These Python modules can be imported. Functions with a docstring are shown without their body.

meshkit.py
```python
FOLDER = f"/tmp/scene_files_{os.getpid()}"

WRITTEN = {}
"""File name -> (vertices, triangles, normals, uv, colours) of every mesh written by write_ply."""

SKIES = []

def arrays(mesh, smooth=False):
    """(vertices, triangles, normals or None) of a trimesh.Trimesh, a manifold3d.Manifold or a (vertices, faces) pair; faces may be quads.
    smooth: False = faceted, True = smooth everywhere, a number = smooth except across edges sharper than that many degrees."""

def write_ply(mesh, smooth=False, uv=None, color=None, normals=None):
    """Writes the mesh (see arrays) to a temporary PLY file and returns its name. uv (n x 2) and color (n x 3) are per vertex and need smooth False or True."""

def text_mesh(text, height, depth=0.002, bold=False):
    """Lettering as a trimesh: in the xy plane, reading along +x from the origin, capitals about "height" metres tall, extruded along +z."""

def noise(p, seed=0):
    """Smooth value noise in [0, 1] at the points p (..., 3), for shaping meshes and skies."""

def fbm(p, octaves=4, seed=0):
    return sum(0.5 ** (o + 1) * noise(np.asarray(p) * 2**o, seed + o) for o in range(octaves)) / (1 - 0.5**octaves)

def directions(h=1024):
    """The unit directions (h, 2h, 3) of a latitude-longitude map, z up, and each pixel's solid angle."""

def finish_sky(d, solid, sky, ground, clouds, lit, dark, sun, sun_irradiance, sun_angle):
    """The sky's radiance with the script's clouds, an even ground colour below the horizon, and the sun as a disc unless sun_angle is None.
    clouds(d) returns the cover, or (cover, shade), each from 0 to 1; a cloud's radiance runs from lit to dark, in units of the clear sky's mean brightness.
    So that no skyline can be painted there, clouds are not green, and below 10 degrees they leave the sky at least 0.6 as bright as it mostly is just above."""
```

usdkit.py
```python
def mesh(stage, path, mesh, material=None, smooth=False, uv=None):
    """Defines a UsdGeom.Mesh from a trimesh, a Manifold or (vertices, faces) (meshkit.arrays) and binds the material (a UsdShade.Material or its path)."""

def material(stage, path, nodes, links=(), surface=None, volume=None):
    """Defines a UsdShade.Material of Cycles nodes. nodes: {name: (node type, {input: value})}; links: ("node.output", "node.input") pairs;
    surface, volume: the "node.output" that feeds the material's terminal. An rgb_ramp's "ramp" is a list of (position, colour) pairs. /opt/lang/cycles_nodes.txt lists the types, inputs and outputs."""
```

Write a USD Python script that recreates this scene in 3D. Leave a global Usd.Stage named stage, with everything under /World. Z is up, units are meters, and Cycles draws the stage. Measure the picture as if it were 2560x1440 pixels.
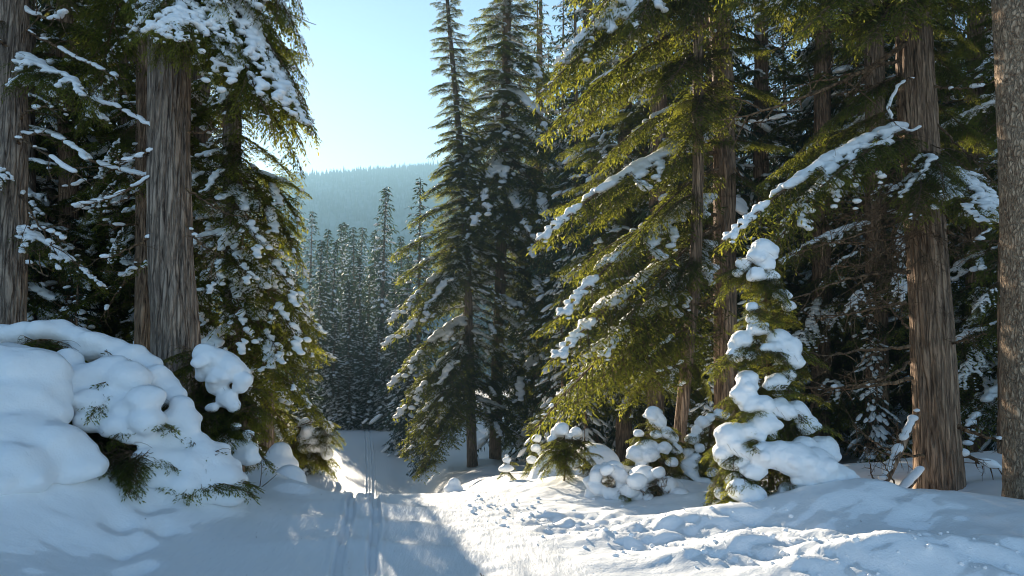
import math, numpy as np, trimesh, usdkit, meshkit
from pxr import Usd, UsdGeom, UsdLux, UsdShade, Sdf, Gf, Vt

stage = Usd.Stage.CreateInMemory()
UsdGeom.SetStageUpAxis(stage, 'Z')
UsdGeom.SetStageMetersPerUnit(stage, 1.0)
UsdGeom.Xform.Define(stage, '/World')

# ------------------------------------------------------------------ camera, sky, sun
EYE = np.array([0.0, 0.0, 1.6])
FPX = 2009.0                                   # focal length in photograph pixels
PITCH = math.atan(180 / FPX)
cam = UsdGeom.Camera.Define(stage, '/World/camera')
cam.CreateHorizontalApertureAttr(36.0)
cam.CreateVerticalApertureAttr(20.25)
cam.CreateFocalLengthAttr(36.0 * FPX / 2560)
cam.CreateClippingRangeAttr(Gf.Vec2f(0.05, 5000))
cam.AddTranslateOp().Set(Gf.Vec3d(*EYE))
cam.AddRotateXOp().Set(90 + math.degrees(PITCH))
cam.CreateExposureAttr(1.78)

SUN_AZ, SUN_EL = math.radians(-22.0), math.radians(15.5)     # clockwise from +y
SUN = np.array([math.sin(SUN_AZ) * math.cos(SUN_EL), math.cos(SUN_AZ) * math.cos(SUN_EL), math.sin(SUN_EL)])
sky_mat = usdkit.material(stage, '/World/Looks/sky', {
    't': ('sky_texture', {'sky_type': 'single_scattering', 'sun_disc': False, 'sun_elevation': SUN_EL, 'sun_rotation': SUN_AZ,
                          'altitude': 1200.0, 'air_density': 1.0, 'aerosol_density': 0.2, 'ozone_density': 2.2}),
    'b': ('background_shader', {'strength': 0.05})}, [('t.color', 'b.color')], surface='b.background')
dome = UsdLux.DomeLight.Define(stage, '/World/sky')
UsdShade.MaterialBindingAPI.Apply(dome.GetPrim()).Bind(sky_mat)
dome.GetPrim().SetCustomDataByKey('kind', 'structure')
sun = UsdLux.DistantLight.Define(stage, '/World/sun')
sun.CreateNormalizeAttr(True)
sun.CreateIntensityAttr(1.25)
sun.CreateAngleAttr(0.53)
sun.CreateColorAttr(Gf.Vec3f(1.0, 0.87, 0.68))
sun.AddRotateZOp().Set(-math.degrees(SUN_AZ))
sun.AddRotateXOp().Set(-(90 - math.degrees(SUN_EL)))

def at(px, py, y):
    """World point on the sight line of a photograph pixel at depth y."""
    a, b = (px - 1280) / FPX, (720 - py) / FPX
    d = np.array([a, math.cos(PITCH) - b * math.sin(PITCH), math.sin(PITCH) + b * math.cos(PITCH)])
    return EYE + d * (y / d[1])

# ------------------------------------------------------------------ helpers
M = {}
USED = {}
def numbered(path):
    n = USED.get(path, 0)
    USED[path] = n + 1
    return path if n == 0 else f'{path}_{n:03d}'

def pathof(parent):
    return '/World' if parent is None else (parent if isinstance(parent, str) else str(parent.GetPath()))

def obj(name, mesh, mat, parent=None, tint=None, normals=None, smooth=False, kind=None):
    """One Mesh prim. mesh: (vertices, triangles)."""
    v, f = mesh
    v = np.asarray(v, np.float32); f = np.asarray(f, np.int32)
    p = numbered(pathof(parent) + '/' + name)
    m = UsdGeom.Mesh.Define(stage, p)
    if smooth and normals is None:
        normals = vnormals(v, f)
    m.CreatePointsAttr(Vt.Vec3fArray.FromNumpy(v))
    m.CreateFaceVertexCountsAttr(Vt.IntArray.FromNumpy(np.full(len(f), 3, np.int32)))
    m.CreateFaceVertexIndicesAttr(Vt.IntArray.FromNumpy(f.ravel().copy()))
    m.CreateSubdivisionSchemeAttr('none')
    if normals is not None:
        m.CreateNormalsAttr(Vt.Vec3fArray.FromNumpy(np.asarray(normals, np.float32)))
        m.SetNormalsInterpolation('vertex')
    if tint is not None:
        t = np.asarray(tint, np.float32)
        UsdGeom.PrimvarsAPI(m).CreatePrimvar('tint', Sdf.ValueTypeNames.Color3fArray, 'vertex').Set(Vt.Vec3fArray.FromNumpy(np.stack([t, t, t], 1)))
    UsdShade.MaterialBindingAPI.Apply(m.GetPrim()).Bind(M[mat])
    if kind:
        m.GetPrim().SetCustomDataByKey('kind', kind)
    return m.GetPrim()

def vnormals(v, f):
    n = np.zeros((len(v), 3))
    fn = np.cross(v[f[:, 1]] - v[f[:, 0]], v[f[:, 2]] - v[f[:, 0]])
    for k in range(3):
        for c in range(3):
            n[:, c] += np.bincount(f[:, k], fn[:, c], len(v))
    return n / np.maximum(np.linalg.norm(n, axis=1, keepdims=True), 1e-12)

def tag(p, label=None, cat=None, group=None, kind=None):
    for k, x in (('label', label), ('category', cat), ('group', group), ('kind', kind)):
        if x:
            p.SetCustomDataByKey(k, x)
    return p

def thing(name, label, cat, loc=(0, 0, 0), group=None, yaw=0.0, scale=1.0, ref=None):
    x = UsdGeom.Xform.Define(stage, numbered('/World/' + name))
    x.AddTranslateOp().Set(Gf.Vec3d(*map(float, loc)))
    x.AddRotateZOp().Set(math.degrees(yaw))
    x.AddScaleOp().Set(Gf.Vec3f(*([float(scale)] * 3 if np.ndim(scale) == 0 else map(float, scale))))
    p = x.GetPrim()
    if ref:
        p.GetReferences().AddInternalReference(ref); p.SetInstanceable(True)
    return tag(p, label, cat, group)

def join(parts):
    vs, fs, n = [], [], 0
    for v, f in parts:
        vs.append(v); fs.append(np.asarray(f) + n); n += len(v)
    return np.vstack(vs), np.vstack(fs)

def unit(a):
    a = np.asarray(a, float)
    return a / np.maximum(np.linalg.norm(a, axis=-1, keepdims=True), 1e-9)

def tube(points, radii, sides=6, cap=True):
    p = np.asarray(points, float)
    t = unit(np.gradient(p, axis=0))
    ref = np.array([0, 0, 1.0]) if abs(t[:, 2]).mean() < 0.8 else np.array([1.0, 0, 0])
    a = unit(np.cross(t, ref)); b = np.cross(t, a)
    ang = np.arange(sides) * 2 * np.pi / sides
    r = np.broadcast_to(radii, (len(p),))
    v = (p[:, None] + r[:, None, None] * (np.cos(ang)[None, :, None] * a[:, None] + np.sin(ang)[None, :, None] * b[:, None])).reshape(-1, 3)
    i, j = np.meshgrid(np.arange(len(p) - 1), np.arange(sides), indexing='ij')
    q = np.stack([i * sides + j, i * sides + (j + 1) % sides, (i + 1) * sides + (j + 1) % sides, (i + 1) * sides + j], -1).reshape(-1, 4)
    f = np.vstack([q[:, [0, 2, 1]], q[:, [0, 3, 2]]])
    if cap:
        m = len(v)
        v = np.vstack([v, p[:1], p[-1:]])
        k = np.arange(sides); e = (len(p) - 1) * sides
        f = np.vstack([f, np.stack([np.full(sides, m), k, (k + 1) % sides], 1), np.stack([np.full(sides, m + 1), e + (k + 1) % sides, e + k], 1)])
    return v, f

def bend(points, n):
    """Smooth curve through points (Catmull-Rom), n samples."""
    from scipy.interpolate import CubicSpline, interp1d
    p = np.asarray(points, float)
    s = np.concatenate([[0], np.cumsum(np.linalg.norm(np.diff(p, axis=0), axis=1))])
    q = np.linspace(0, s[-1], n)
    return CubicSpline(s, p)(q) if len(p) > 2 else interp1d(s, p, axis=0)(q)

def diamonds(base, d, length, width, nrm):
    """Leaf-shaped slivers: two triangles each."""
    d = unit(d); side = unit(np.cross(d, nrm))
    l, w = np.asarray(length)[:, None], np.asarray(width)[:, None] * 0.5
    mid = base + d * l * 0.42
    v = np.stack([base, mid + side * w, base + d * l, mid - side * w], 1).reshape(-1, 3)
    k = np.arange(len(base))[:, None] * 4
    f = np.vstack([k + [0, 1, 2], k + [0, 2, 3]])
    return v, f

def surface_nets(F, org, h):
    ins = F > 0
    c = [ins[a:ins.shape[0] - 1 + a, b:ins.shape[1] - 1 + b, d:ins.shape[2] - 1 + d] for a in (0, 1) for b in (0, 1) for d in (0, 1)]
    cnt = sum(x.astype(np.int8) for x in c)
    I = np.argwhere((cnt > 0) & (cnt < 8))
    if not len(I):
        return np.zeros((0, 3)), np.zeros((0, 3), int)
    offs = np.array([(a, b, d) for a in (0, 1) for b in (0, 1) for d in (0, 1)])
    val = np.stack([F[tuple((I + o).T)] for o in offs], 1)
    acc = np.zeros((len(I), 3)); num = np.zeros(len(I))
    for i in range(8):
        for j in range(i + 1, 8):
            if np.abs(offs[i] - offs[j]).sum() == 1:
                cr = (val[:, i] > 0) != (val[:, j] > 0)
                t = np.where(cr, val[:, i] / np.where(cr, val[:, i] - val[:, j], 1), 0)
                acc += np.where(cr[:, None], offs[i] + t[:, None] * (offs[j] - offs[i]), 0); num += cr
    v = (I + acc / num[:, None]) * h + org
    idx = -np.ones(cnt.shape, np.int64); idx[tuple(I.T)] = np.arange(len(I))
    fs = []
    for ax in range(3):
        b, c2 = [(1, 2), (2, 0), (0, 1)][ax]
        lo = [slice(None)] * 3; hi = [slice(None)] * 3
        lo[ax] = slice(0, -1); hi[ax] = slice(1, None)
        e = np.argwhere(ins[tuple(lo)] != ins[tuple(hi)])
        e = e[(e[:, b] > 0) & (e[:, c2] > 0) & (e[:, b] < cnt.shape[b]) & (e[:, c2] < cnt.shape[c2])]
        out = ins[tuple(e.T)]
        def cell(db, dc):
            q = e.copy(); q[:, b] -= db; q[:, c2] -= dc
            return idx[tuple(q.T)]
        quad = np.stack([cell(1, 1), cell(0, 1), cell(0, 0), cell(1, 0)], 1)
        quad[~out] = quad[~out][:, ::-1]
        fs += [quad[:, [0, 1, 2]], quad[:, [0, 2, 3]]]
    f = np.vstack(fs)
    return v, f[(f >= 0).all(1)]

def snow_mass(blobs, h, k=None, amp=0.012, freq=9.0, seed=0, floor=None):
    """blobs: rows (x, y, z, rx, ry, rz): a smooth union of lumps of snow. Returns (vertices, triangles)."""
    B = np.asarray(blobs, float)
    pad = 3 * h
    lo = (B[:, :3] - B[:, 3:] * 1.3).min(0) - pad
    hi = (B[:, :3] + B[:, 3:] * 1.3).max(0) + pad
    n = np.ceil((hi - lo) / h).astype(int) + 1
    S = np.full(n, 1e-12)
    kk = k or 5.0 / np.median(B[:, 3:].min(1))
    for b in B:
        r = b[3:]; m = r * 1.3 + 2 * h + 3.0 / kk
        a = np.maximum(np.floor((b[:3] - m - lo) / h).astype(int), 0)
        z = np.minimum(np.ceil((b[:3] + m - lo) / h).astype(int) + 1, n)
        g = [((np.arange(a[i], z[i]) * h + lo[i] - b[i]) / r[i]) ** 2 for i in range(3)]
        q = np.sqrt(g[0][:, None, None] + g[1][None, :, None] + g[2][None, None, :])
        sd = (q - 1) * r.min()
        S[a[0]:z[0], a[1]:z[1], a[2]:z[2]] += np.exp(np.clip(-kk * sd, -40, 40))
    v, f = surface_nets(np.log(S) / kk, lo, h)
    if amp and len(v):
        nr = vnormals(v, f)
        v = v + nr * ((meshkit.fbm(v * freq, 3, seed) - 0.5) * 2 * amp)[:, None]
    return v, f

# ------------------------------------------------------------------ materials
def mat(name, nodes, links, surface='p.BSDF'):
    M[name] = usdkit.material(stage, '/World/Looks/' + name, nodes, links, surface=surface)

mat('snow', {'g': ('geometry', {}), 'n': ('noise_texture', {'scale': 55.0, 'detail': 5.0, 'roughness': 0.65}),
             'n2': ('noise_texture', {'scale': 6.0, 'detail': 4.0}),
             'a': ('math', {'math_type': 'multiply_add', 'value2': 0.35}),
             'b': ('bump', {'strength': 0.6, 'distance': 0.03}),
             'p': ('principled_bsdf', {'base_color': (0.88, 0.89, 0.90), 'roughness': 0.6, 'specular_ior_level': 0.25})},
    [('g.position', 'n.vector'), ('g.position', 'n2.vector'), ('n.fac', 'a.value1'), ('n2.fac', 'a.value3'), ('a.value', 'b.height'), ('b.normal', 'p.normal')])
mat('trail_snow', {'g': ('geometry', {}), 'n': ('noise_texture', {'scale': 38.0, 'detail': 6.0, 'roughness': 0.7}),
                   'm': ('mapping', {'scale': (3.0, 0.5, 3.0), 'rotation': (0, 0, 0.16)}),
                   'n2': ('noise_texture', {'scale': 6.0, 'detail': 5.0, 'roughness': 0.6}),
                   'a': ('math', {'math_type': 'multiply_add', 'value2': 0.5}),
                   'b': ('bump', {'strength': 0.5, 'distance': 0.03}),
                   'v': ('voronoi_texture', {'scale': 45.0}),
                   'r': ('rgb_ramp', {'ramp': [(0, (0.5, 0.47, 0.43)), (0.05, (0.84, 0.85, 0.86)), (1, (0.86, 0.87, 0.88))]}),
                   'p': ('principled_bsdf', {'roughness': 0.5, 'specular_ior_level': 0.35})},
    [('g.position', 'n.vector'), ('g.position', 'm.vector'), ('m.vector', 'n2.vector'), ('n.fac', 'a.value1'), ('n2.fac', 'a.value3'),
     ('a.value', 'b.height'), ('b.normal', 'p.normal'), ('g.position', 'v.vector'), ('v.distance', 'r.fac'), ('r.color', 'p.base_color')])

def needle_mat(name, stops, trans, glow):
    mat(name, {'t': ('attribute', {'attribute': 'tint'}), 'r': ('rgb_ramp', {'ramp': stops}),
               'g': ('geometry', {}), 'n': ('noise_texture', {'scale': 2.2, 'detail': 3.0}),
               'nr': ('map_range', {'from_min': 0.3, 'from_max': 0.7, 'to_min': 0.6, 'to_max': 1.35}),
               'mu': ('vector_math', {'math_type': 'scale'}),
               'mt': ('mix', {'mix_type': 'multiply', 'fac': 1.0, 'color2': trans}),
               'd': ('principled_bsdf', {'roughness': 0.55, 'specular_ior_level': 0.3}),
               'tr': ('translucent_bsdf', {}), 'x': ('mix_closure', {'fac': glow})},
        [('t.fac', 'r.fac'), ('g.position', 'n.vector'), ('n.fac', 'nr.value'), ('r.color', 'mu.vector1'), ('nr.result', 'mu.scale'),
         ('mu.vector', 'd.base_color'), ('mu.vector', 'mt.color1'), ('mt.color', 'tr.color'), ('d.BSDF', 'x.closure1'), ('tr.BSDF', 'x.closure2')], surface='x.closure')
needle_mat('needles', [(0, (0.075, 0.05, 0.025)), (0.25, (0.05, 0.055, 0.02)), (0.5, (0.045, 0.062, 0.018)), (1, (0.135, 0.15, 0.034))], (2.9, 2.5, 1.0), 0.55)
needle_mat('far_needles', [(0, (0.045, 0.04, 0.025)), (0.3, (0.022, 0.036, 0.022)), (1, (0.042, 0.066, 0.034))], (1.9, 1.9, 1.3), 0.28)
mat('needles_hill', {'p': ('principled_bsdf', {'base_color': (0.045, 0.065, 0.05), 'roughness': 0.8})}, [])

def bark(name, dark, light, zs, sc, crack=0.5, cs=0.62):
    mat(name, {'g': ('texture_coordinate', {}), 'm': ('mapping', {'scale': (1.0, 1.0, zs)}),
               'v': ('noise_texture', {'scale': sc, 'detail': 6.0, 'roughness': 0.65, 'distortion': 0.6}),
               'm2': ('mapping', {'scale': (1.0, 1.0, zs * 0.8)}),
               'dn': ('noise_texture', {'scale': sc * 0.6, 'detail': 3.0}), 'dm': ('mix', {'mix_type': 'linear_light', 'fac': 0.05}),
               'vo': ('voronoi_texture', {'feature': 'distance_to_edge', 'scale': sc * cs, 'randomness': 1.0}),
               'cr': ('map_range', {'from_min': 0.0, 'from_max': 0.22, 'to_min': 0.0, 'to_max': 1.0, 'clamp': True}),
               'n': ('noise_texture', {'scale': 1.7, 'detail': 4.0}),
               'r': ('rgb_ramp', {'ramp': [(0.34, dark), (0.47, tuple(a * .4 + b * .6 for a, b in zip(dark, light))), (0.64, light)]}),
               'c2': ('rgb_ramp', {'ramp': [(0.0, (0.30, 0.26, 0.24)), (0.6, (1.0, 1.0, 1.0))]}),
               'r2': ('rgb_ramp', {'ramp': [(0.3, (0.7, 0.68, 0.66)), (0.7, (1.15, 1.08, 1.0))]}),
               'x': ('mix', {'mix_type': 'multiply', 'fac': 1.0}), 'x2': ('mix', {'mix_type': 'multiply', 'fac': crack}),
               'hs': ('math', {'math_type': 'multiply_add', 'value2': 0.5}),
               'b': ('bump', {'strength': 1.0, 'distance': 0.05}),
               'p': ('principled_bsdf', {'roughness': 0.85, 'specular_ior_level': 0.2})},
        [('g.object', 'm.vector'), ('m.vector', 'v.vector'), ('g.object', 'n.vector'), ('v.fac', 'r.fac'), ('n.fac', 'r2.fac'),
         ('g.object', 'm2.vector'), ('m2.vector', 'dn.vector'), ('m2.vector', 'dm.color1'), ('dn.color', 'dm.color2'), ('dm.color', 'vo.vector'),
         ('vo.distance', 'cr.value'), ('cr.result', 'c2.fac'),
         ('r.color', 'x.color1'), ('r2.color', 'x.color2'), ('x.color', 'x2.color1'), ('c2.color', 'x2.color2'), ('x2.color', 'p.base_color'),
         ('v.fac', 'hs.value1'), ('cr.result', 'hs.value3'), ('hs.value', 'b.height'), ('b.normal', 'p.normal')])
bark('bark_grey', (0.075, 0.055, 0.045), (0.44, 0.355, 0.29), 0.13, 24.0)
bark('bark_red', (0.09, 0.055, 0.037), (0.52, 0.36, 0.25), 0.12, 26.0)
bark('bark_flaky', (0.24, 0.145, 0.09), (0.62, 0.48, 0.35), 0.5, 26.0, 0.25, 1.1)
bark('twig', (0.08, 0.05, 0.032), (0.28, 0.185, 0.11), 1.0, 14.0)

# ------------------------------------------------------------------ the ground
def sm(a, b, x):
    t = np.clip((x - a) / (b - a), 0, 1)
    return t * t * (3 - 2 * t)

def trail_x(y):
    y = np.asarray(y, float)
    return -0.15 - 0.165 * y - 0.0006 * np.clip(y - 20, 0, 60) ** 2

PROFILE = np.array([(-80, 0), (0, 0), (6, 0.0), (9.0, 0.0), (10.2, -0.07), (12, -0.5), (16, -1.75), (20, -2.9), (24, -3.7), (28, -4.05), (32, -3.9), (38, -3.35), (44, -2.8),
                    (48, -2.62), (52, -2.75), (60, -3.4), (80, -5), (140, -10), (250, -18), (400, -20), (3000, -20)])
from scipy.interpolate import PchipInterpolator
_prof = PchipInterpolator(PROFILE[:, 0], PROFILE[:, 1])
HUMPS = [  # x, y, rx, ry, height: drifts on the banks
    (-4.4, 7.2, 1.3, 0.9, 0.42), (-3.2, 8.1, 0.8, 0.7, 0.26), (-5.4, 6.3, 1.6, 1.0, 0.25), (-3.4, 9.6, 1.0, 0.8, 0.15), (3.1, 7.6, 0.8, 0.6, 0.26), (4.4, 7.2, 1.3, 0.7, 0.18), (1.6, 6.5, 0.7, 0.25, 0.10), (2.3, 6.0, 0.55, 0.22, 0.14), (3.3, 5.9, 0.9, 0.3, 0.16),
    (0.9, 7.3, 0.6, 0.22, 0.07), (1.9, 7.4, 0.9, 0.25, 0.08), (0.6, 10.5, 0.8, 0.5, 0.10), (-0.1, 11.2, 0.7, 0.4, 0.08), (1.8, 9.8, 0.7, 0.4, 0.08),
    (-3.1, 10.2, 0.5, 0.5, 0.22), (-2.55, 9.6, 0.35, 0.3, 0.12), (-3.9, 11.5, 0.8, 0.7, 0.3), (-3.3, 7.4, 0.5, 0.5, 0.12), (-3.0, 8.2, 0.4, 0.35, 0.12)]
def ground(x, y, fine=False):
    x, y = np.asarray(x, float), np.asarray(y, float)
    u = x - trail_x(y)
    # the ground right of the trail holds its height further before it falls, and falls less
    s = sm(0.7, 3.2, u)
    yr = np.where(y > 9, 9 + (y - 9) / (1 + 0.55 * s), y)
    z = _prof(yr) * (1 - 0.25 * s * sm(9, 20, y) * (1 - sm(60, 140, y)))
    far = 1 - sm(60, 160, y)
    left = sm(1.5, 4.2, -u) * 0.75 + sm(3.2, 9, -u) * 0.95
    right = sm(1.9, 4.5, u) * 0.10 + sm(5, 14, u) * 0.45
    z = z + far * (left * (1 - 0.35 * sm(11, 22, y)) + right * (1 + 1.6 * sm(14, 30, y)))
    n = meshkit.fbm(np.stack([x * 0.45, y * 0.45, 0 * x], -1), 4, 3) - 0.5
    z = z + n * 0.55 * sm(1.7, 3.6, np.abs(u)) * far
    for hx, hy, rx, ry, hh in HUMPS:
        z = z + hh * np.exp(-((x - hx) / rx) ** 2 - ((y - hy) / ry) ** 2)
    if fine:
        on = 1 - sm(1.4, 1.9, np.abs(u))
        near = 1 - sm(14, 40, y)
        # rolls just before the crest
        for yy, a in ((7.15, 0.055), (8.1, 0.05), (8.95, 0.06)):
            z = z + a * np.exp(-((y - yy + 0.25 * np.abs(u + 0.3)) / 0.22) ** 2) * np.exp(-(u / 0.9) ** 2)
        # the pair of set ski tracks
        for c in (-0.135, 0.135):
            w = 0.04
            d = np.abs(u - c + 0.012 * np.sin(y * 2.1))
            z = z - 0.058 * (1 - sm(w * 0.8, w * 1.2, d)) + 0.012 * np.exp(-((d - w * 1.8) / 0.03) ** 2)
        # comb of the groomer and scuffs
        z = z + on * 0.002 * np.sin(u * 62) * (meshkit.noise(np.stack([x * 1.3, y * 0.6, 0 * x], -1), 9) > 0.42)
        z = z + (meshkit.fbm(np.stack([x * 7, y * 7, 0 * x], -1), 4, 5) - 0.5) * 0.018 * near * (0.35 + 1.3 * sm(0.45, 1.1, u) + 0.9 * sm(1.5, 2.2, -u))
        # churned snow right of the track, where skis have turned off
        line = y - (8.5 - 0.98 * (x + 0.1))
        ch = np.exp(-((line - 0.1) / 0.75) ** 2) * sm(-0.3, 0.5, x) * (1 - sm(3.4, 4.6, x)) * sm(4, 5, y)
        c1 = meshkit.fbm(np.stack([x * 3.2 + y * 1.4, y * 5.5, 0 * x], -1), 5, 11) - 0.5
        z = z + ch * (0.13 * c1 + 0.05 * np.abs(meshkit.noise(np.stack([x * 9, y * 9, 0 * x], -1), 4) - 0.5))
        # ski ruts curving off to the right
        for k, off in enumerate((-0.55, -0.2, 0.3, 0.75)):
            d = line - off - 0.12 * np.sin(x * 1.7 + k)
            z = z - 0.035 * np.exp(-(d / 0.06) ** 2) * sm(0.1, 0.8, x) * near
        # prints on the left bank
        for k in range(14):
            px = -2.55 - 0.11 * k * (1 if k < 7 else 0.7) + 0.16 * (k % 2); py = 5.6 + 0.34 * k * 0.55
            z = z - 0.07 * np.exp(-((x - px) / 0.10) ** 2 - ((y - py) / 0.13) ** 2) + 0.03 * np.exp(-((x - px) / 0.2) ** 2 - ((y - py - .1) / 0.2) ** 2)
        off = sm(1.5, 2.4, np.abs(u))
        z = z + off * near * (meshkit.fbm(np.stack([x * 1.5, y * 2.3, 0 * x], -1), 5, 21) - 0.5) * 0.10
    return z

def gz(x, y):
    return float(ground(np.array([x]), np.array([y]))[0])

def spread(a, b, first, grow, most):
    out, s = [a], first
    while out[-1] < b:
        out.append(out[-1] + s); s = min(s * grow, most)
    return out
us = np.arange(0, 0.30, 0.014).tolist()
us += spread(us[-1] + 0.03, 4.6, 0.034, 1.004, 0.05)
us += spread(us[-1] + 0.06, 1500, 0.06, 1.09, 120)
us = np.array(sorted([-a for a in us if a > 0] + us))
ys = np.array(sorted(set(np.round(spread(-60, 3.0, 8, 0.82, 8) if False else [-1500, -700, -300, -120, -60, -30, -15, -8, -4, -2, -0.5, 0.8, 1.8, 2.6, 3.2] + spread(3.6, 10.5, 0.034, 1.001, 0.05) + spread(10.56, 60, 0.06, 1.012, 0.6) + spread(60.7, 1600, 0.8, 1.09, 150), 4))))
U, Y = np.meshgrid(us, ys)
X = trail_x(np.clip(Y, -20, 70)) + U
Z = ground(X, Y, True)
gv = np.stack([X, Y, Z], -1).reshape(-1, 3)
nu = len(us)
i, j = np.meshgrid(np.arange(len(ys) - 1), np.arange(nu - 1), indexing='ij')
q = np.stack([i * nu + j, i * nu + j + 1, (i + 1) * nu + j + 1, (i + 1) * nu + j], -1).reshape(-1, 4)
on_trail = ((np.abs(us[:-1] + us[1:]) / 2 < 1.75)[None, :] & ((ys[:-1] > -20) & (ys[:-1] < 56))[:, None]).ravel()
gn = vnormals(gv, np.vstack([q[:, [0, 1, 2]], q[:, [0, 2, 3]]]))
def sheet(name, quads, material, label):
    ids, inv = np.unique(quads, return_inverse=True)
    qq = inv.reshape(-1, 4)
    p = obj(name, (gv[ids], np.vstack([qq[:, [0, 1, 2]], qq[:, [0, 2, 3]]])), material, normals=gn[ids], kind='structure')
    tag(p, label)
sheet('snow_ground', q[~on_trail], 'snow', 'untracked snow of the banks and the forest floor')
sheet('ski_trail', q[on_trail], 'trail_snow', 'groomed snow trail with a pair of ski tracks running to the crest and beyond')

# the far hill
hx = np.concatenate([np.arange(-1200, -520, 34), np.arange(-520, 240, 10), np.arange(240, 1201, 34)])
hy = np.concatenate([np.arange(300, 840, 20), np.arange(840, 1050, 10), np.arange(1050, 1400, 34)])
HX, HY = np.meshgrid(hx, hy)
def hill(x, y):
    x, y = x / 1.5, y / 1.5
    top = np.interp(x, [-1000, -700, -300, -171, -71, 60, 200, 600, 1000], [40, 80, 131, 146.5, 157.5, 165, 160, 120, 60])
    s = sm(230, 660, y) * (1 - 0.5 * sm(680, 1000, y))
    n = (meshkit.fbm(np.stack([x / 60, y / 60, 0 * x], -1), 4, 8) - 0.5)
    return -24 + 1.5 * ((top + 15) * s + n * 10 * sm(240, 330, y) * (1 - 0.6 * sm(560, 660, y)))
hv = np.stack([HX, HY, hill(HX, HY)], -1).reshape(-1, 3)
nh = len(hx)
i, j = np.meshgrid(np.arange(len(hy) - 1), np.arange(nh - 1), indexing='ij')
hq = np.stack([i * nh + j, i * nh + j + 1, (i + 1) * nh + j + 1, (i + 1) * nh + j], -1).reshape(-1, 4)
mat('hill_ground', {'g': ('geometry', {}), 'n': ('noise_texture', {'scale': 0.12, 'detail': 5.0}),
                    'r': ('rgb_ramp', {'ramp': [(0.4, (0.05, 0.07, 0.06)), (0.62, (0.10, 0.13, 0.12)), (0.75, (0.16, 0.19, 0.19))]}),
                    'p': ('principled_bsdf', {'roughness': 0.9})}, [('g.position', 'n.vector'), ('n.fac', 'r.fac'), ('r.color', 'p.base_color')])
tag(obj('hill', (hv, np.vstack([hq[:, [0, 1, 2]], hq[:, [0, 2, 3]]])), 'hill_ground', smooth=True, kind='structure'), 'long forested hill rising to the right beyond the valley')
rng = np.random.default_rng(5)
n = 12000
hxr = rng.uniform(-480, 90, n); hyr = rng.uniform(450, 1030, n)
hyr[:2600] = rng.uniform(945, 1010, 2600)
hzr = hill(hxr, hyr)
hh = rng.uniform(4, 8.5, n) * np.where(rng.random(n) < 0.08, 1.35, 1); hr = hh * rng.uniform(0.14, 0.22, n)
a = np.arange(5) * 2 * np.pi / 5
ring = np.stack([np.cos(a), np.sin(a), 0 * a], 1)
cv = np.concatenate([np.stack([hxr, hyr, hzr], 1)[:, None] + ring[None] * hr[:, None, None] + [0, 0, -0.5], np.stack([hxr, hyr, hzr + hh], 1)[:, None]], 1).reshape(-1, 3)
cf = np.stack([np.arange(5), (np.arange(5) + 1) % 5, np.full(5, 5)], 1)
cf = (np.arange(n)[:, None, None] * 6 + cf[None]).reshape(-1, 3)
tag(obj('hillside_forest', (cv, cf), 'needles_hill', kind='stuff'), 'far-off forest covering the hazy hill, tiny treetops along its ridge', 'forest')

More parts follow.
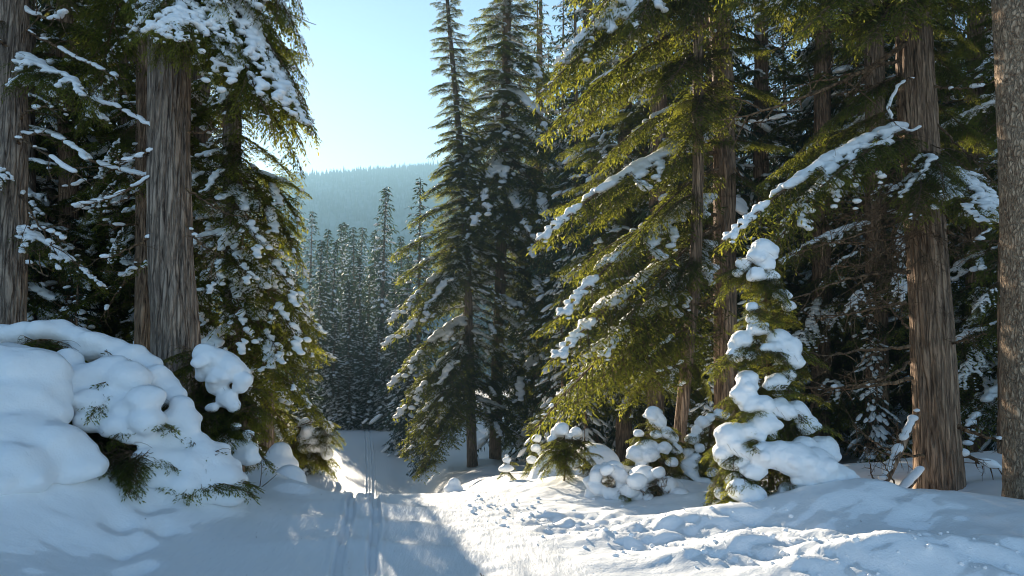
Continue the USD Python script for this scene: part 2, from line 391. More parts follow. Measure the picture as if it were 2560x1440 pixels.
# the winter haze
b = trimesh.creation.box([2700, 2700, 230])
b.apply_translation([0, 0, 0])
bv = np.array(b.vertices); bv[:, 2] = np.where(bv[:, 2] > 0, 275, -46)
bv[:, 0] *= 1.25; bv[:, 1] *= 1.25
M['haze'] = usdkit.material(stage, '/World/Looks/haze', {'v': ('principled_volume', {'color': (0.42, 0.74, 1.0), 'density': 0.00042, 'anisotropy': 0.3})}, [], volume='v.volume')
HAZE = (bv, np.array(b.faces))

# ------------------------------------------------------------------ boughs
def branchlets(rng, L, axis, tang, step, t0, wid, hang, ang=(62, 34)):
    n = max(4, int(L * (1 - t0) / step))
    t = np.linspace(t0, 0.985, n) + rng.normal(0, 0.25 / n, n)
    t = np.clip(t, t0 * 0.8, 0.99)
    sgn = np.where(np.arange(n) % 2 == 0, 1.0, -1.0)
    prof = (np.clip(t, 0.02, 1) ** 0.45) * (1 - t) ** 0.75 * 1.75 + 0.10
    l = wid * L * prof * rng.uniform(0.55, 1.15, n)
    T = unit(tang(t)); side = unit(np.cross(T, [0, 0, 1.0])) * sgn[:, None]
    a = np.radians(np.interp(t, [0, 1], ang) + rng.normal(0, 8, n))
    d = unit(T * np.cos(a)[:, None] + side * np.sin(a)[:, None] + np.array([0, 0, 1.0]) * rng.normal(0.02, 0.10, n)[:, None])
    return axis(t), d, l, t, np.full(n, hang) * rng.uniform(0.6, 1.4, n)

def along(base, d, l, hang, s):
    """Point and direction at distance s on drooping branchlets."""
    p = base + d * s[:, None]
    p[:, 2] -= hang * s * s / np.maximum(l, 0.05) * 0.75
    q = d.copy(); q[:, 2] -= 1.5 * hang * s / np.maximum(l, 0.05)
    return p, unit(q)

def make_bough(seed, L=3.0, incl=20.0, arch=0.09, wid=0.24, hang=0.55, snow=0.5, t0=0.14, step=0.042, sub=0.055, leaf=(0.062, 0.015), snow_h=0.021, bare=0.0, lump=1.0):
    rng = np.random.default_rng(seed)
    i = math.radians(incl)
    ph = rng.uniform(0, 6)
    def axis(t):
        t = np.asarray(t, float)
        return np.stack([L * t * math.cos(i), 0.03 * L * np.sin(t * 5 + ph) * t, -L * t * math.sin(i) + 4 * arch * L * t * (1 - t)], -1)
    def tang(t):
        return (axis(np.asarray(t) + 0.01) - axis(np.asarray(t) - 0.01))
    B, D, l, t, hg = branchlets(rng, L, axis, tang, step, t0, wid, hang)
    tt = np.linspace(0, 1, 16)
    limb = [tube(axis(tt), np.interp(tt, [0, 0.3, 1], [0.011 * L, 0.007 * L, 0.003]), 6)]
    for k in range(len(B)):
        s = np.linspace(0, l[k] * 0.9, 4)
        p, _ = along(np.repeat(B[k:k + 1], 4, 0), np.repeat(D[k:k + 1], 4, 0), np.full(4, l[k]), np.full(4, hg[k]), s)
        limb.append(tube(p, np.array([0.006, 0.004, 0.003, 0.002]), 3, False))
    # dead twigs under the inner half
    for k in range(int(14 * L / 3)):
        a = axis(np.array([rng.uniform(0.03, 0.5)]))[0]
        w = rng.normal(0, 1, 3); w[2] = -abs(w[2]) * 0.8; w = unit(w) * rng.uniform(0.15, 0.5)
        limb.append(tube(bend([a, a + w * 0.5 + rng.normal(0, 0.03, 3), a + w + [0, 0, -0.06]], 5), np.linspace(0.004, 0.0015, 5), 3, False))
    # second order
    n2 = np.maximum((l / sub).astype(int) * 2, 2)
    r = np.repeat(np.arange(len(B)), n2)
    kk = np.arange(len(r)) - np.repeat(np.cumsum(n2) - n2, n2)
    f = np.clip((kk + rng.uniform(0.2, 0.9, len(r))) / n2[r], 0.03, 1)
    s = f * l[r]
    p2, d2 = along(B[r], D[r].copy(), l[r], hg[r], s)
    sg = np.where(kk % 2 == 0, 1.0, -1.0)
    sd = unit(np.cross(d2, [0, 0, 1.0])) * sg[:, None]
    a2 = np.radians(rng.normal(48, 9, len(r)))
    e2 = unit(d2 * np.cos(a2)[:, None] + sd * np.sin(a2)[:, None] + np.array([0, 0, -1.0]) * (hang * rng.uniform(0.1, 0.9, len(r)))[:, None])
    l2 = (0.36 * l[r] * (1 - f) + 0.075) * rng.uniform(0.6, 1.15, len(r))
    l2 = np.minimum(l2, 0.26)
    keep = rng.random(len(r)) > bare + 0.25 * (t[r] < 0.3)
    p2, e2, l2, r, f = p2[keep], e2[keep], l2[keep], r[keep], f[keep]
    # leafy twigs
    st = leaf[0] * 0.36
    n3 = np.maximum((l2 / st).astype(int), 2)
    q = np.repeat(np.arange(len(p2)), n3)
    k3 = np.arange(len(q)) - np.repeat(np.cumsum(n3) - n3, n3)
    g = (k3 + 0.5) / n3[q]
    s3 = g * l2[q]
    b3 = p2[q] + e2[q] * s3[:, None]
    b3[:, 2] -= hang * 0.5 * s3 * g
    dd = e2[q].copy(); dd[:, 2] -= hang * 0.7 * g
    dd = unit(dd)
    sd3 = unit(np.cross(dd, [0, 0, 1.0]) + 1e-6) * np.where(k3 % 2 == 0, 1.0, -1.0)[:, None]
    last = (k3 == n3[q] - 1)
    a3 = np.where(last, 0.1, np.radians(rng.normal(42, 10, len(q))))
    d3 = unit(dd * np.cos(a3)[:, None] + sd3 * np.sin(a3)[:, None] + rng.normal(0, 0.16, (len(q), 3)))
    nrm = unit(np.array([0, 0, 1.0]) + rng.normal(0, 0.55, (len(q), 3)))
    v, fc = diamonds(b3, d3, leaf[0] * rng.uniform(0.7, 1.25, len(q)), leaf[1] * rng.uniform(0.8, 1.3, len(q)), nrm)
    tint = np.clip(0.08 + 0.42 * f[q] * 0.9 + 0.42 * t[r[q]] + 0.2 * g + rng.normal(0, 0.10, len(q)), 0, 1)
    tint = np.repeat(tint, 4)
    # snow
    blobs = []
    if snow > 0:
        ts = np.linspace(0.10, 0.98, int(L / 0.042))
        nz = meshkit.fbm(np.stack([ts * 7 + seed * 3.1, 0 * ts, 0 * ts], 1), 3, seed)
        for tk, z in zip(ts, nz):
            if z < snow * 0.95:
                for _ in range(2):
                    rr = lump * rng.uniform(0.018, 0.052) * (1.15 if snow > 0.6 else 0.85) * (1.2 - 0.75 * tk)
                    c = axis(np.array([tk]))[0] + [rng.normal(0, .025), rng.normal(0, .035), rr * 0.4]
                    blobs.append([*c, rr * 1.25, rr * 1.15, rr * 0.8])
        nz = meshkit.noise(np.stack([t * 5 + seed, np.sign(D[:, 1]) * 2.3, 0 * t], 1), seed + 7)
        for k in range(len(B)):
            if nz[k] < snow * (0.72 if t[k] < 0.75 else 0.4):
                m = max(2, int(l[k] / 0.045))
                fs_ = (np.arange(m) + 0.6) / m * 0.97
                pz = meshkit.noise(np.stack([fs_ * l[k] * 5 + k * 1.7, 0 * fs_, 0 * fs_ + k], 1), seed + 9)
                for s_, z in zip(fs_ * l[k], pz):
                    if z < 0.30 + 0.35 * snow:
                        p, _ = along(B[k:k + 1].copy(), D[k:k + 1].copy(), l[k:k + 1], hg[k:k + 1], np.array([s_]))
                        rr = lump * rng.uniform(0.016, 0.042) * (0.8 + 0.5 * snow)
                        blobs.append([*(p[0] + [rng.normal(0, .02), rng.normal(0, .02), rr * 0.3]), rr * 1.3, rr * 1.3, rr * 0.68])
    sm_ = snow_mass(blobs, snow_h, k=110, amp=0.012, freq=22, seed=seed) if len(blobs) > 3 else None
    return join(limb), (v, fc, tint), sm_, L

CLASS = {}
def bough_class(name, seed, **kw):
    limb, (v, f, tint), sn, L = make_bough(seed, **kw)
    p = stage.CreateClassPrim('/World/kind_' + name)
    p.SetTypeName('Xform')
    path = str(p.GetPath())
    obj('limb', limb, 'twig', path, kind='stuff')
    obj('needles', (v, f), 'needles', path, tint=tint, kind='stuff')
    if sn is not None and len(sn[0]):
        obj('snow', sn, 'snow', path, smooth=True, kind='stuff')
    CLASS[name] = (path, kw.get('incl', 20.0), kw.get('L', 3.0), kw.get('snow', 0.5))

sd = 0
for inc in (-8, 10, 25, 42):
    for sn in (0.0, 0.42, 0.72):
        sd += 1
        bough_class(f'bough_{sd}', 100 + sd, incl=inc, snow=sn, arch=[0.05, 0.10, 0.13][(sd + sd // 3) % 3], wid=[0.22, 0.27, 0.24][(sd * 2 + sd // 3) % 3], hang=[0.5, 0.75, 1.0][(sd + sd // 3) % 3], L=2.8, bare=0.12)
for inc in (-10, 12, 32):
    for sn in (0.0, 0.4, 0.62):
        sd += 1
        bough_class(f'fir_bough_{sd}', 100 + sd, incl=inc, snow=sn, arch=0.06, wid=[0.30, 0.34, 0.38][sd % 3], hang=[0.30, 0.45, 0.6][(sd // 3) % 3], L=2.0, t0=0.06, step=0.06, leaf=(0.075, 0.022), bare=0.22, lump=1.25, snow_h=0.025)
for inc in (-15, 15, 40):
    sd += 1
    bough_class(f'sprig_{sd}', 100 + sd, incl=inc, snow=0.0, L=0.75, wid=0.34, hang=0.35, t0=0.05, step=0.035, sub=0.04, leaf=(0.055, 0.013))
BOUGHS = [(n, c) for n, c in CLASS.items() if n.startswith('bough')]
FIRS = [(n, c) for n, c in CLASS.items() if n.startswith('fir')]
SPRIGS = [(n, c) for n, c in CLASS.items() if n.startswith('sprig')]

def put_bough(parent, origin, base, tip, snow=0.4, wide=1.0, kinds=None, name='bough'):
    base, tip = np.asarray(base, float), np.asarray(tip, float)
    d = tip - base; ln = np.linalg.norm(d)
    inc = math.degrees(math.asin(-d[2] / ln))
    kinds = kinds or BOUGHS
    n, (path, ci, cl, cs) = min(kinds, key=lambda k: abs(k[1][1] - inc) / 12 + abs(k[1][3] - snow) * 4)
    x = UsdGeom.Xform.Define(stage, numbered(pathof(parent) + '/' + name))
    x.AddTranslateOp().Set(Gf.Vec3d(*(base - origin)))
    x.AddRotateZOp().Set(math.degrees(math.atan2(d[1], d[0])))
    x.AddRotateYOp().Set(inc - ci)
    s = ln / cl
    x.AddScaleOp().Set(Gf.Vec3f(s, s * wide, s))
    x.GetPrim().GetReferences().AddInternalReference(path)
    x.GetPrim().SetInstanceable(True)
    return x.GetPrim()

# ------------------------------------------------------------------ trunks, dead branches
def trunk_mesh(path, radii, sides=36, dz=0.07, ridge=0.02, seed=0, flare=0.4, fz=1.3, ft=17.0):
    p = np.asarray(path, float)
    ln = np.linalg.norm(np.diff(p, axis=0), axis=1).sum()
    n = max(8, int(ln / dz))
    c = bend(p, n)
    s = np.linspace(0, 1, n)
    r = np.interp(s * ln, np.linspace(0, ln, len(radii)), radii)
    h = c[:, 2] - c[0, 2]
    r = r * (1 + flare * np.exp(-np.maximum(h, 0) / 0.3))
    a = np.arange(sides) * 2 * np.pi / sides
    rr = np.repeat(r[:, None], sides, 1)
    A = np.repeat(a[None], n, 0); H = np.repeat(h[:, None], sides, 1)
    q = np.stack([np.cos(A) * r.mean() * ft, np.sin(A) * r.mean() * ft, H * fz], -1)
    f = meshkit.fbm(q, 3, seed)
    rid = 1 - np.abs(f - 0.5) * 4
    rr = rr + ridge * (rid - 0.4) + 0.03 * r.mean() * 4 * (meshkit.noise(np.stack([np.cos(A) * 1.3, np.sin(A) * 1.3, H * 0.7], -1), seed + 2) - 0.5)
    rr = rr * (1 + flare * 0.5 * np.exp(-np.maximum(H, 0) / 0.35) * (np.sin(A * 4 + seed) * 0.5))
    v = np.stack([c[:, 0, None] + rr * np.cos(A), c[:, 1, None] + rr * np.sin(A), np.repeat(c[:, 2, None], sides, 1)], -1).reshape(-1, 3)
    i, j = np.meshgrid(np.arange(n - 1), np.arange(sides), indexing='ij')
    qd = np.stack([i * sides + j, i * sides + (j + 1) % sides, (i + 1) * sides + (j + 1) % sides, (i + 1) * sides + j], -1).reshape(-1, 4)
    return v, np.vstack([qd[:, [0, 1, 2]], qd[:, [0, 2, 3]]])

def dead_branch(rng, parent, origin, pts, r0=0.02, twigs=6, snow=0.0, mat_='twig', curl=0.05):
    pts = [np.asarray(p, float) for p in pts]
    if len(pts) == 2:
        m = (pts[0] + pts[1]) / 2 + rng.normal(0, curl, 3) * np.linalg.norm(pts[1] - pts[0]) + [0, 0, -0.03]
        pts = [pts[0], m, pts[1]]
    c = bend(pts, 18)
    c[1:-1] += rng.normal(0, 0.008, (16, 3))
    L = np.linalg.norm(c[-1] - c[0])
    parts = [tube(c - origin, np.linspace(r0, r0 * 0.2, 18), 7)]
    for _ in range(twigs):
        k = rng.integers(4, 17)
        d = unit(c[min(k + 1, 17)] - c[k - 1]) * 0.6 + rng.normal(0, 0.6, 3) + [0, 0, -0.15]
        e = unit(d) * rng.uniform(0.12, 0.38) * min(L, 1.6)
        tw = bend([c[k], c[k] + e * 0.5 + rng.normal(0, 0.03, 3), c[k] + e + rng.normal(0, 0.05, 3)], 7) - origin
        parts.append(tube(tw, np.linspace(r0 * 0.35, 0.002, 7), 4))
        for _ in range(2):
            w = unit(e + rng.normal(0, 0.25, 3)) * rng.uniform(0.06, 0.2)
            parts.append(tube(np.linspace(tw[4], tw[4] + w, 3), np.linspace(0.003, 0.0015, 3), 3))
    b = obj('dead_branch', join(parts), mat_, parent)
    if snow > 0:
        bl = []
        nz = meshkit.fbm(np.stack([np.linspace(0, 9, 90) + rng.uniform(0, 50), np.zeros(90), np.zeros(90)], 1), 3, 3) * 1.15
        cc = bend(c, 90)
        for p, z in zip(cc, nz):
            if z < snow * 0.74:
                rr = r0 * rng.uniform(0.35, 1.1)
                bl.append([*(p - origin + [rng.normal(0, r0 * .3), rng.normal(0, r0 * .3), r0 * 0.7 + rr * 0.3]), rr * 1.5, rr * 1.2, rr * 0.85])
        if len(bl) > 2:
            obj('snow', snow_mass(bl, max(0.012, r0 * 0.5), k=2.2 / r0, amp=0.007, freq=30), 'snow', b, smooth=True, kind='stuff')
    return b

GLOW = unit(at(668, 375, 30) - EYE)
def sun_gap(a, b):
    """Whether a bough would close the thin place in the left crowns through which the bright sky glows."""
    for f in (0.35, 0.6, 0.85, 1.0):
        d = unit(a + (b - a) * f - EYE)
        if d @ GLOW > math.cos(math.radians(1.9)):
            return True
    return False

def seen_at(p):
    """Where a world point falls in the photograph."""
    d = np.asarray(p, float) - EYE
    w = d[1] * math.cos(PITCH) + d[2] * math.sin(PITCH)
    return 1280 + FPX * d[0] / w, 720 - FPX * (d[2] * math.cos(PITCH) - d[1] * math.sin(PITCH)) / w

def crown(rng, tree, loc, axis, z0, z1, n, reach, incl, snow, skip=None, wide=1.0, power=0.8, kinds=None):
    """Boughs spiralling up a trunk. axis(z) gives the trunk's centre at world height z."""
    for k in range(n):
        f = (k + rng.uniform(0, 1)) / n
        z = z0 + (z1 - z0) * f
        yaw = k * 2.39996 + rng.normal(0, 0.25)
        if skip and skip(yaw % (2 * math.pi), z):
            continue
        l = reach * (1 - f) ** power * rng.uniform(0.7, 1.12) + 0.18
        i = math.radians(np.interp(f, [0, 1], incl) + rng.normal(0, 6))
        b = axis(z)
        if sun_gap(b, b + np.array([math.cos(yaw) * math.cos(i), math.sin(yaw) * math.cos(i), -math.sin(i)]) * l) and rng.random() < 0.93:
            continue
        t = b + np.array([math.cos(yaw) * math.cos(i), math.sin(yaw) * math.cos(i), -math.sin(i)]) * l
        q_ = seen_at(t)
        if 785 < q_[0] < 1060 and q_[1] < 560 and t[1] < 32.5 and abs(seen_at(b)[0] - 1150) > 60:
            continue
        put_bough(tree, loc, b, t, snow=float(np.clip(snow + rng.normal(0, 0.18), 0, 0.75)), wide=wide * rng.uniform(0.85, 1.2), kinds=kinds)

def trunk_axis(path):
    p = np.asarray(path, float)
    o = np.argsort(p[:, 2])
    return lambda z: np.array([np.interp(z, p[o, 2], p[o, 0]), np.interp(z, p[o, 2], p[o, 1]), z])

def hero(name, label, px_path, depth, radii, bark_, group=None, top=None, **kw):
    """A tree whose trunk runs through photograph points at a depth; px_path from the foot upwards."""
    pts = [at(a, b, depth) for a, b in px_path]
    foot = pts[0].copy(); foot[2] = min(foot[2], gz(foot[0], foot[1])) - 0.15
    e = unit(pts[-1] - pts[-2])
    if top:
        pts.append(pts[-1] + e * (top - pts[-1][2]) / e[2])
    path = [foot] + pts
    if len(path) > 2 and path[1][2] - path[0][2] < 0.3:
        path.pop(1)
    t = thing(name, label, 'tree', foot, group)
    obj('trunk', trunk_mesh(np.array(path) - foot, radii, **kw), bark_, t, smooth=True)
    return t, foot, trunk_axis(path)

# ------------------------------------------------------------------ near trees, left of the trail
rng = np.random.default_rng(11)
def boughs(tree, loc, ax, depth, rows, wide=1.0, kinds=None):
    """rows: (py on trunk, tip px, tip py, depth of the tip, snow): boughs from a trunk to a tip."""
    for r in rows:
        zb = at(1280, r[0], depth)[2]
        b = ax(zb)
        put_bough(tree, loc, b, at(r[1], r[2], r[3]), snow=r[4], wide=wide * (r[5] if len(r) > 5 else 1.0), kinds=kinds)

# the leftmost trunk
t, o, ax = hero('conifer_tree', 'straight grey-brown conifer trunk with snowy dead branches at the left edge of the picture', [(15, 1000), (28, 500), (36, 0)], 11.0, [0.22, 0.19, 0.16, 0.11, 0.05], 'bark_grey', top=17, seed=1)
for a_, b_, s in (((55, 70), (292, 192), .95), ((50, 340), (215, 400), .9), ((200, 385), (400, 440), .8), ((50, 360), (240, 470), .8), ((45, 235), (-40, 290), .6), ((50, 575), (165, 605), 1.0), ((50, 480), (145, 640), .5),
                  ((45, 130), (-60, 60), .5), ((50, 610), (120, 690), .3), ((55, 20), (160, 30), .9), ((50, 300), (130, 270), .6)):
    dead_branch(rng, t, o, [at(*a_, 11.0), at(*b_, rng.uniform(9.6, 10.8))], 0.022, 5, s)
boughs(t, o, ax, 11, [(130, 250, 300, 10.0, .7), (230, 230, 250, 9.6, .75), (560, 250, 720, 10.4, .6), (-60, 200, 40, 10.4, .5), (60, -160, 120, 10, .5), (-160, 330, 0, 10, .5), (420, -120, 520, 10, .6)])
crown(rng, t, o, ax, 7.2, 16.5, 34, 2.6, (18, -5), 0.4)

# the large trunk behind the snow-covered bush
t, o, ax = hero('conifer_tree', 'thick ridged grey trunk with drooping snow-loaded boughs beside the left snow bank', [(447, 1120), (425, 560), (424, 170), (424, -100)], 10.0, [0.30, 0.245, 0.225, 0.215, 0.16, 0.06], 'bark_grey', top=21, sides=72, dz=0.045, ridge=0.034, seed=2, fz=0.7, ft=20.0)
boughs(t, o, ax, 10, [
    (-100, 770, 260, 9.5, .0), (-20, 765, 370, 9.5, .0), (-60, 740, 300, 9.7, .0), (20, 760, 430, 9.9, .0, .8), (-40, 620, 250, 9.6, .0), (-150, 700, 210, 9.3, .75), (-60, 790, 330, 9.4, .75, 1.25), (-120, 600, 120, 8.9, .75), (-40, 690, 330, 9.0, .42), (30, 560, 140, 8.8, .75), (-20, 470, 110, 8.2, .75),
    (-60, 400, 120, 8.6, .4), (20, 330, 110, 9.1, .4), (-90, 340, 30, 9.0, .4), (60, 400, 165, 9.0, .0), (60, 470, 170, 8.8, .0), (-260, 770, 130, 9.6, .4), (-350, 760, 30, 9.8, .4), (-300, 660, 40, 9.4, .7), (-420, 700, -60, 9.6, .4), (-200, 560, 20, 8.9, .7), (-230, 420, 20, 8.6, .4), (-200, 300, -20, 9.4, .4),
    (-180, 760, 200, 10.6, .0), (-80, 770, 290, 10.6, .4)])
for a_, b_, s in (((380, 320), (210, 240), 1.0), ((380, 440), (185, 515), .8), ((465, 470), (590, 540), .5), ((375, 590), (230, 650), .6), ((465, 560), (560, 640), .4), ((470, 330), (560, 310), .4), ((380, 375), (290, 410), .7),
                  ((440, -160), (790, 62), .25)):
    dead_branch(rng, t, o, [at(*a_, 9.8), at(*b_, rng.uniform(9.0, 10.4))], 0.018, 7, s)
crown(rng, t, o, ax, 7.0, 20.5, 56, 3.1, (25, -5), 0.45)

# the slimmer trunk half hidden behind it
t, o, ax = hero('conifer_tree', 'slim brown trunk standing close behind the thick grey trunk on the left', [(356, 1000), (360, 400), (366, -100)], 13.5, [0.15, 0.13, 0.11, 0.05], 'bark_red', top=16, seed=3)
boughs(t, o, ax, 13.5, [(150, 190, 330, 12.6, .42), (300, 230, 480, 13, .42), (420, 200, 560, 13, .42), (60, 250, 180, 13, .42), (520, 260, 690, 13.2, .42)])
for a_, b_, s in (((350, 470), (190, 520), .9), ((350, 640), (250, 800), .5), ((350, 380), (150, 470), .8), ((350, 560), (240, 560), .6)):
    dead_branch(rng, t, o, [at(*a_, 13.4), at(*b_, 12.8)], 0.02, 6, s)
crown(rng, t, o, ax, 7.5, 15.5, 24, 2.3, (15, -5), 0.4)

# the snowy conifers that close the left side of the view
def curtain(name, label, px_path, depth, radii, bark_, top, rows, z0, z1, n, reach, incl, snow, seed, group=None, skip=None, wide=1.0, power=0.8, kinds=None):
    t, o, ax = hero(name, label, px_path, depth, radii, bark_, group, top=top, seed=seed, sides=22, dz=0.12)
    r = np.random.default_rng(seed)
    boughs(t, o, ax, depth, rows, wide, kinds)
    crown(r, t, o, ax, z0, z1, n, reach, incl, snow, skip, wide, power, kinds)
    return t, o, ax
curtain('conifer_tree', 'dark conifer hung with snow between the thick left trunk and the sky gap', [(585, 1150), (582, 500), (580, 0)], 13.5, [0.17, 0.15, 0.13, 0.05], 'bark_grey', 15,
        [(100, 600, 210, 12.6, .0), (180, 560, 290, 12.5, .42), (250, 612, 350, 12.5, .0), (60, 650, 170, 12.7, .0), (330, 600, 440, 12.5, .0), (20, 700, 160, 12.6, .42), (-60, 720, 90, 12.6, .0), (160, 760, 270, 12.9, .0), (330, 740, 455, 13, .0), (260, 770, 300, 12.8, .42), (200, 760, 215, 12.8, .0), (120, 770, 140, 12.8, .0), (380, 752, 560, 13, .42), (150, 700, 250, 12.4, .42), (420, 740, 640, 12.9, .42), (520, 735, 760, 12.7, .72), (620, 745, 880, 12.4, .72), (740, 740, 985, 12.3, .42), (660, 600, 880, 12.2, .72), (560, 520, 730, 12.4, .72), (460, 640, 640, 12.2, .72), (820, 650, 1050, 12.5, .42), (840, 560, 1060, 12.4, .42), (350, 520, 520, 12.6, .42)],
        1.7, 14.5, 76, 1.9, (30, 5), 0.5, 21, kinds=FIRS)
curtain('conifer_tree', 'backlit conifer with sunlit fringe where the low sun glows through its boughs', [(668, 1150), (668, 500)], 18.0, [0.15, 0.13, 0.05], 'bark_grey', 5.2,
        [(640, 772, 800, 17.4, .72), (560, 765, 690, 17.6, .72), (700, 785, 900, 17, .42), (560, 700, 640, 17.2, .42)],
        1.7, 5.15, 44, 1.8, (24, 5), 0.5, 22, kinds=FIRS)
curtain('conifer_tree', 'tall dark conifer far left behind the leftmost trunk', [(165, 1050), (168, 300)], 16.0, [0.2, 0.16, 0.05], 'bark_red', 17, [], 0.8, 16, 50, 2.6, (30, 0), 0.35, 23)
curtain('conifer_tree', 'snow-flecked conifer filling the gap left of the slim brown trunk', [(262, 1050), (262, 300)], 18.5, [0.2, 0.17, 0.05], 'bark_red', 18, [], 0.5, 17, 56, 2.7, (30, 0), 0.4, 24)
curtain('conifer_tree', 'dense conifer right behind the thick left trunk', [(500, 1050), (505, 300)], 17.0, [0.2, 0.17, 0.05], 'bark_grey', 17, [], 0.0, 16.5, 64, 2.6, (32, 0), 0.45, 25)

# ------------------------------------------------------------------ near trees, right of the trail
fir = curtain('fir_tree', 'tall thin spire-topped fir with bare grey lower trunk right of the sky gap', [(1182, 1180), (1172, 800), (1160, 500), (1140, 250), (1118, 0)], 32.0, [0.20, 0.17, 0.14, 0.10, 0.04], 'bark_grey', 18.6,
        [(440, 1062, 490, 30.6, .42, 1.2), (500, 1030, 560, 30.4, .42, 1.2), (560, 985, 640, 30.2, .42, 1.2), (610, 1000, 700, 30.2, .42), (650, 975, 800, 30.0, .72), (720, 960, 860, 29.8, .72), (790, 975, 960, 29.6, .72), (860, 990, 1040, 29.4, .72), (940, 1020, 1130, 29.2, .42), (1000, 1055, 1190, 29.2, .0),
         (620, 1080, 800, 29.3, .42), (820, 1100, 1010, 29.2, .42), (900, 1090, 1120, 29.1, .42), (400, 1085, 440, 30.4, .42), (680, 1020, 820, 29.2, .72), (880, 1050, 1080, 29.0, .42)],
        -0.6, 6.2, 80, 2.5, (32, 25), 0.52, 31, skip=lambda w, z: abs(w - 4.71) < 0.8 and z < 5, power=0.15, kinds=FIRS)
crown(np.random.default_rng(310), fir[0], fir[1], fir[2], 6.0, 11.0, 64, 1.8, (24, 14), 0.35, power=0.5, kinds=FIRS)
crown(np.random.default_rng(311), fir[0], fir[1], fir[2], 8.6, 18.55, 150, 1.25, (24, -5), 0.3, wide=1.1, power=0.55, kinds=FIRS)
curtain('fir_tree', 'tall dense dark fir with reddish trunk, tallest beside the sky gap', [(1238, 1190), (1247, 800), (1256, 560), (1268, 0)], 33.5, [0.25, 0.23, 0.21, 0.17, 0.06], 'bark_red', 23,
        [(380, 1420, 620, 31, .42), (290, 1440, 480, 31.2, .72), (210, 1400, 390, 31.2, .72), (110, 1390, 230, 31.6, .42), (310, 1130, 460, 31, .42), (380, 1180, 560, 30.4, .72), (450, 1330, 640, 30.2, .72), (780, 1360, 900, 31, .72), (740, 1330, 820, 30.8, .72), (860, 1340, 1050, 31, .42), (660, 1400, 760, 31.4, .42)],
        4.8, 22.9, 260, 3.0, (28, 0), 0.42, 32, skip=lambda w, z: abs(w - 4.71) < 0.9 and z < 7, power=0.7, kinds=FIRS)
curtain('conifer_tree', 'dark snow-dusted conifer between the dense fir and the sunlit boughs', [(1345, 1180), (1350, 300)], 36.0, [0.22, 0.19, 0.05], 'bark_red', 19, [], -1.5, 19, 130, 3.0, (32, 0), 0.45, 33, kinds=FIRS)
curtain('conifer_tree', 'shaded conifer with pale snow clumps behind the sunlit boughs', [(1460, 1150), (1465, 200)], 30.0, [0.24, 0.2, 0.05], 'bark_red', 21, [], -0.5, 20.5, 140, 3.0, (30, 0), 0.45, 34, kinds=FIRS)

t, o, ax = hero('conifer_tree', 'reddish trunk whose sunlit yellow-green boughs sweep far out to the left', [(1817, 1090), (1812, 600), (1808, 250), (1795, 0)], 14.0, [0.2, 0.185, 0.17, 0.155, 0.11, 0.05], 'bark_red', top=19, sides=52, dz=0.06, seed=5, ridge=0.026, fz=0.7, ft=18.0)
boughs(t, o, ax, 14, [
    (-50, 1720, 90, 11.6, .0), (200, 1700, 330, 11.6, .0), (100, 1640, 240, 11.8, .0), (-120, 1740, 40, 11.8, .0), (260, 1690, 420, 12, .0), (330, 1325, 612, 12.2, .72, 1.1), (250, 1490, 420, 12.6, .42), (480, 1375, 800, 12.0, .72, 1.2), (600, 1360, 905, 11.8, .72, 1.2), (700, 1350, 1075, 11.6, .42, 1.15), (660, 1480, 900, 11.9, .72), (540, 1420, 690, 12.6, .42),
    (-100, 1400, 165, 12.4, .72), (0, 1345, 245, 12.2, .42, 1.1), (60, 1370, 330, 12.3, .0), (140, 1430, 330, 12.8, .42), (-170, 1480, 60, 12.4, .42), (-220, 1440, -20, 12.6, .42), (-130, 1600, 80, 11.6, .42), 
    (420, 1560, 640, 12.2, .0), (560, 1560, 800, 11.8, .0), (740, 1480, 960, 12.2, .0, 1.2), (780, 1430, 1010, 12.4, .0, 1.2), (380, 1480, 560, 12.9, .42), (820, 1560, 1010, 12.2, .0), 
    (-250, 1650, 0, 12, .42), (80, 1950, 160, 13, .0), (200, 1960, 260, 13, .0), (-80, 1980, 60, 13, .42), (430, 1960, 520, 13.2, .0),
    (330, 1660, 470, 15.6, .0), (460, 1690, 600, 15.8, .42), (200, 1680, 330, 15.6, .0), (600, 1700, 720, 15.6, .42), (600, 1935, 690, 13.4, .42), (900, 1930, 980, 13.6, .42), (-20, 1500, 120, 13.6, .0), (380, 1400, 520, 13.9, .0), ])
for a_, b_, s in (((1840, 300), (1960, 290), .9), ((1790, 720), (1700, 790), .4), ((1835, 420), (1930, 520), .2), ((1790, 560), (1690, 640), .2)):
    dead_branch(rng, t, o, [at(*a_, 13.8), at(*b_, 13.3)], 0.022, 6, s)
crown(rng, t, o, ax, 8.6, 18.5, 40, 3.2, (22, -5), 0.4)

t, o, ax = hero('conifer_tree', 'thin leaning reddish trunk just left of the straight reddish trunk', [(1700, 1120), (1722, 860), (1740, 620), (1745, 400)], 12.8, [0.10, 0.09, 0.075, 0.05], 'bark_red', top=9, seed=6, sides=26)
for a_, b_, s in (((1715, 960), (1585, 960), .6), ((1735, 760), (1790, 720), .4), ((1730, 700), (1660, 760), .2), ((1725, 840), (1600, 900), .6), ((1710, 900), (1630, 930), .5)):
    dead_branch(rng, t, o, [at(*a_, 12.7), at(*b_, 12.4)], 0.016, 6, s)
boughs(t, o, ax, 12.8, [(820, 1600, 950, 11.8, .42), (900, 1780, 1000, 12.4, .0), (640, 1680, 760, 11.9, .0), (480, 1640, 560, 12, .0)])
crown(rng, t, o, ax, 5.0, 8.9, 14, 1.4, (15, -5), 0.3)

